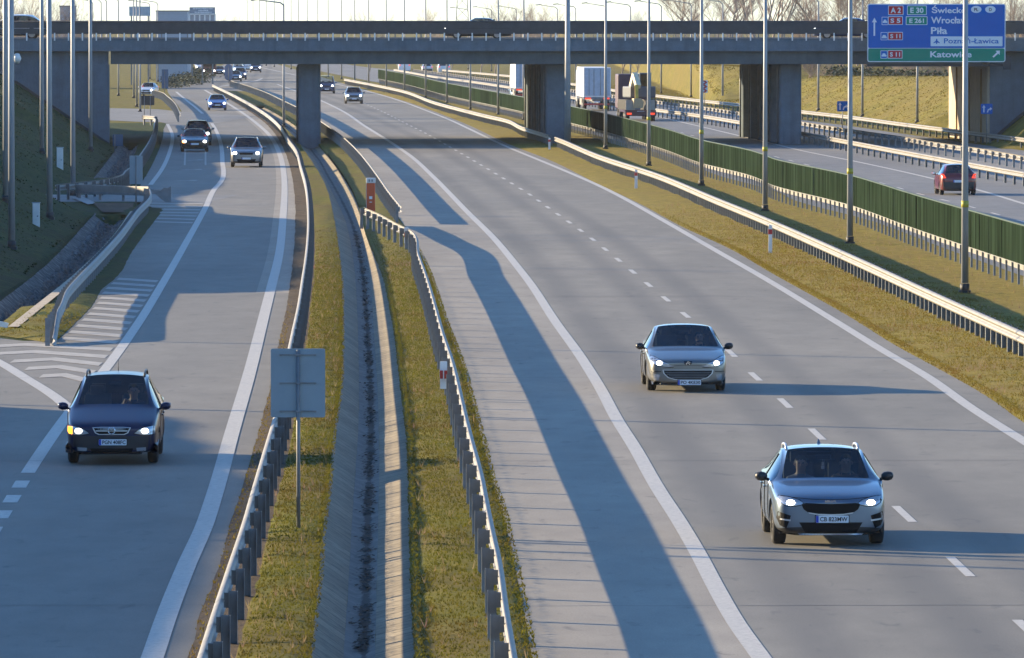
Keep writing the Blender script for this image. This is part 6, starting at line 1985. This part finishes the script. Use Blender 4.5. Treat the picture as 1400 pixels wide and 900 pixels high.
def far_wood():
    """far off belt of trees that reads as one mass along the horizon"""
    b = MB(); rnd = random.Random(9)
    for i in range(5200):
        x = rnd.uniform(-260, 260); y = rnd.uniform(1540, 1590)
        base = 5.6 + 1.6 * math.sin(x * .05) + 1.2 * math.sin(x * .17 + 1) + .8 * math.sin(x * .41)
        h = base * rnd.uniform(.75, 1.08); a = rnd.uniform(-.28, .28)
        z0 = rnd.uniform(0, h * .7)
        b.add([(x - .05, y, z0), (x + .05, y, z0), (x + a * (h - z0), y + rnd.uniform(-.5,.5), h)], [(0, 1, 2)])
    tag(b.build("far_wood", twig_grey), "far belt of bare trees along the horizon", "trees", kind='stuff')
far_wood()

# hedge and dark bank island on the far left
def hedge(label, pts, h, w, mat, n=900):
    b = MB(); rnd = random.Random(len(pts) + int(h * 10))
    path = resample([Vector(p) for p in pts], .5)
    for i in range(n):
        p = rnd.choice(path); x = p.x + rnd.gauss(0, w / 3); y = p.y + rnd.uniform(-.4, .4); z = rnd.uniform(0, h) * rnd.uniform(.6, 1)
        s = rnd.uniform(.10, .26); a = rnd.uniform(0, 6.28); t = rnd.uniform(-.9, .9)
        u = Vector((math.cos(a), math.sin(a), t)).normalized() * s; v = Vector((-math.sin(a), math.cos(a), rnd.uniform(-.5,.5))).normalized() * s
        c = Vector((x, y, z)); b.add([c - u, c - v * .6, c + u, c + v * .6], [(0, 1, 2, 3)])
    o = b.build("hedge", mat); tag(o, label, "hedge")
hedge_mat = simple("hedge_leaf", (.035,.05,.022), .8, 0, .4, 4.0)
hedge("dark hedge beside the ramp on the far left under the overpass", [G(232,121), G(250,117), G(268,113), G(273,111)], 1.6, 3.0, hedge_mat, 2600)
hedge("dark hedge along the upper side road on the far left under the overpass", [G(249,104), G(258,106), G(268,107.5)], 1.6, 4.0, hedge_mat, 2200)
def r_hedge():
    pts = [(r_foot(Y) + bank_h(Y) / .46 + 2.0, Y) for Y in (575, 600, 630, 660, 690)]
    b = None
    hedge("long dark hedge along the crest of the grass bank below the deck", pts, 1.0, 1.2, hedge_mat, 2600)
    o = bpy.data.objects.get("hedge.002")
    if o: o.location.z = 3.2
r_hedge()

# ------------------------------------------------------------------ far buildings, hoardings, pylons
def slab_building(px0, px1, pt, Y, label, mat, hb=None, cat="building"):
    x0, zt = XZ(px0, pt, Y); x1, _ = XZ(px1, pt, Y)
    r = empty("office_block" if cat == "building" else "warehouse", ((x0+x1)/2, Y, 0)); tag(r, label, cat)
    b = MB(); b.box((0, 6, zt/2 - .2), (x1-x0, 12, zt + .4)); b.build("wall", mat, r)
    b = MB(); b.box((0, 6, zt + .08), (x1-x0+.2, 12.2, .16)); b.build("roof", galv_dark, r)
    for k in range(3):
        b = MB(); b.box((0, -.03, zt * (.3 + .25 * k)), ((x1-x0) * .9, .06, zt * .07)); b.build("window_band", glass_dark, r)
haze_blue = simple("cladding_blue", (.30,.36,.43), .6, 0, .06)
slab_building(82, 96, 9.5, 900, "pale blue grey block behind the left thicket", haze_blue)
slab_building(213.5, 256, 16, 1000, "long blue grey warehouse behind the overpass, left of the framed hoarding", haze_blue, cat="warehouse")
def hoarding(px0, px1, pt, pb, Y, label, framed=False):
    x0, zt = XZ(px0, pt, Y); x1, zb = XZ(px1, pb, Y); w = x1 - x0
    r = empty("billboard", ((x0+x1)/2, Y, 0)); tag(r, label, "billboard")
    b = MB(); b.box((0, .1, (zt+zb)/2), (w, .2, zt-zb)); p = b.build("panel", simple("hoarding_grey", (.22,.27,.33) if framed else (.33,.43,.50), .6), r)
    b = MB()
    for t in (-.4, 0, .4): b.bar((w*t, .3, 0), (w*t, .3, zt), .18, .18)
    b.build("legs", galv_post, r)
    if framed:
        fr = MB(); n = 5; z1 = zb; z0 = XZ(px0, 29.5, Y)[1]
        for k in range(n + 1): fr.box((-w/2 + w*k/n, 0, (z0+z1)/2), (w*.055, .22, z1-z0))
        fr.box((0, 0, z1 - .05), (w, .22, .18)); fr.box((0, 0, z0), (w, .22, .18)); fr.build("frame", white_paint, r)
        for k in range(n):
            g = MB(); g.box((-w/2 + w*(k+.5)/n, .08, (z0+z1)/2), (w/n*.9, .05, z1-z0)); g.build("bay_panel", simple("bay_grey", (.36,.37,.40), .6), r)
        mk = MB(); rnd = random.Random(2)
        for row, (a, b_) in enumerate(((-.36,.40),(-.16,.22),(-.3,.32))):
            z = zt - (zt - zb) * (.22 + .28 * row); x = a
            while x < b_:
                l = rnd.uniform(.03, .075); mk.box((x*w + l*w/2, -.02, z), (l*w*.8, .05, (zt-zb)*rnd.uniform(.10,.2))); x += l
        mk.build("pale_marks", sign_white, p)
hoarding(176.5, 205.5, 9, 22, 950, "pale blue grey hoarding raised on legs behind the overpass")
hoarding(259, 294, 10, 19, 960, "grey hoarding with white marks above a row of framed bays", True)

def pylon(px, Y, label, w=1.6, h=24):
    x = XZ(px, 20, Y)[0]; r = empty("power_pylon", (x, Y, 0)); tag(r, label, "pylon")
    b = MB(); n = 11
    for k in range(n):
        z0, z1 = h*k/n, h*(k+1)/n; w0, w1 = w*(1-.75*k/n), w*(1-.75*(k+1)/n)
        cs = ((-1,-1),(1,-1),(1,1),(-1,1))
        for i, (a, c) in enumerate(cs):
            d, e = cs[(i+1) % 4]
            b.bar((a*w0,c*w0,z0),(a*w1,c*w1,z1),.12,.12); b.bar((a*w0,c*w0,z0),(d*w1,e*w1,z1),.07,.07); b.bar((d*w0,e*w0,z0),(a*w1,c*w1,z1),.07,.07)
    b.build("lattice", galv_post, r)
    for z in (h*.62, h*.78, h*.93):
        a = MB(); a.bar((-4, 0, z), (4, 0, z), .2, .3); a.bar((-4,0,z),(0,0,z+1),.1,.1); a.bar((4,0,z),(0,0,z+1),.1,.1); a.build("cross_arm", galv_post, r)
pylon(632, 1450, "lattice power pylon beyond the overpass left of centre"); pylon(1108, 1480, "lattice power pylon beyond the overpass to the right", 1.4)

# ------------------------------------------------------------------ air
def haze():
    b = MB(); b.box((0, 830, 19), (560, 1720, 40.2))
    m = bpy.data.materials.new("haze"); m.use_nodes = True; nt = m.node_tree
    for n in list(nt.nodes): nt.nodes.remove(n)
    out = node(nt, "ShaderNodeOutputMaterial"); pv = node(nt, "ShaderNodeVolumePrincipled")
    pv.inputs["Color"].default_value = (.93,.95,1,1); pv.inputs["Density"].default_value = .00004; pv.inputs["Anisotropy"].default_value = .2
    nt.links.new(pv.outputs[0], out.inputs["Volume"])
    o = b.build("haze", m); tag(o, kind='stuff')
haze()
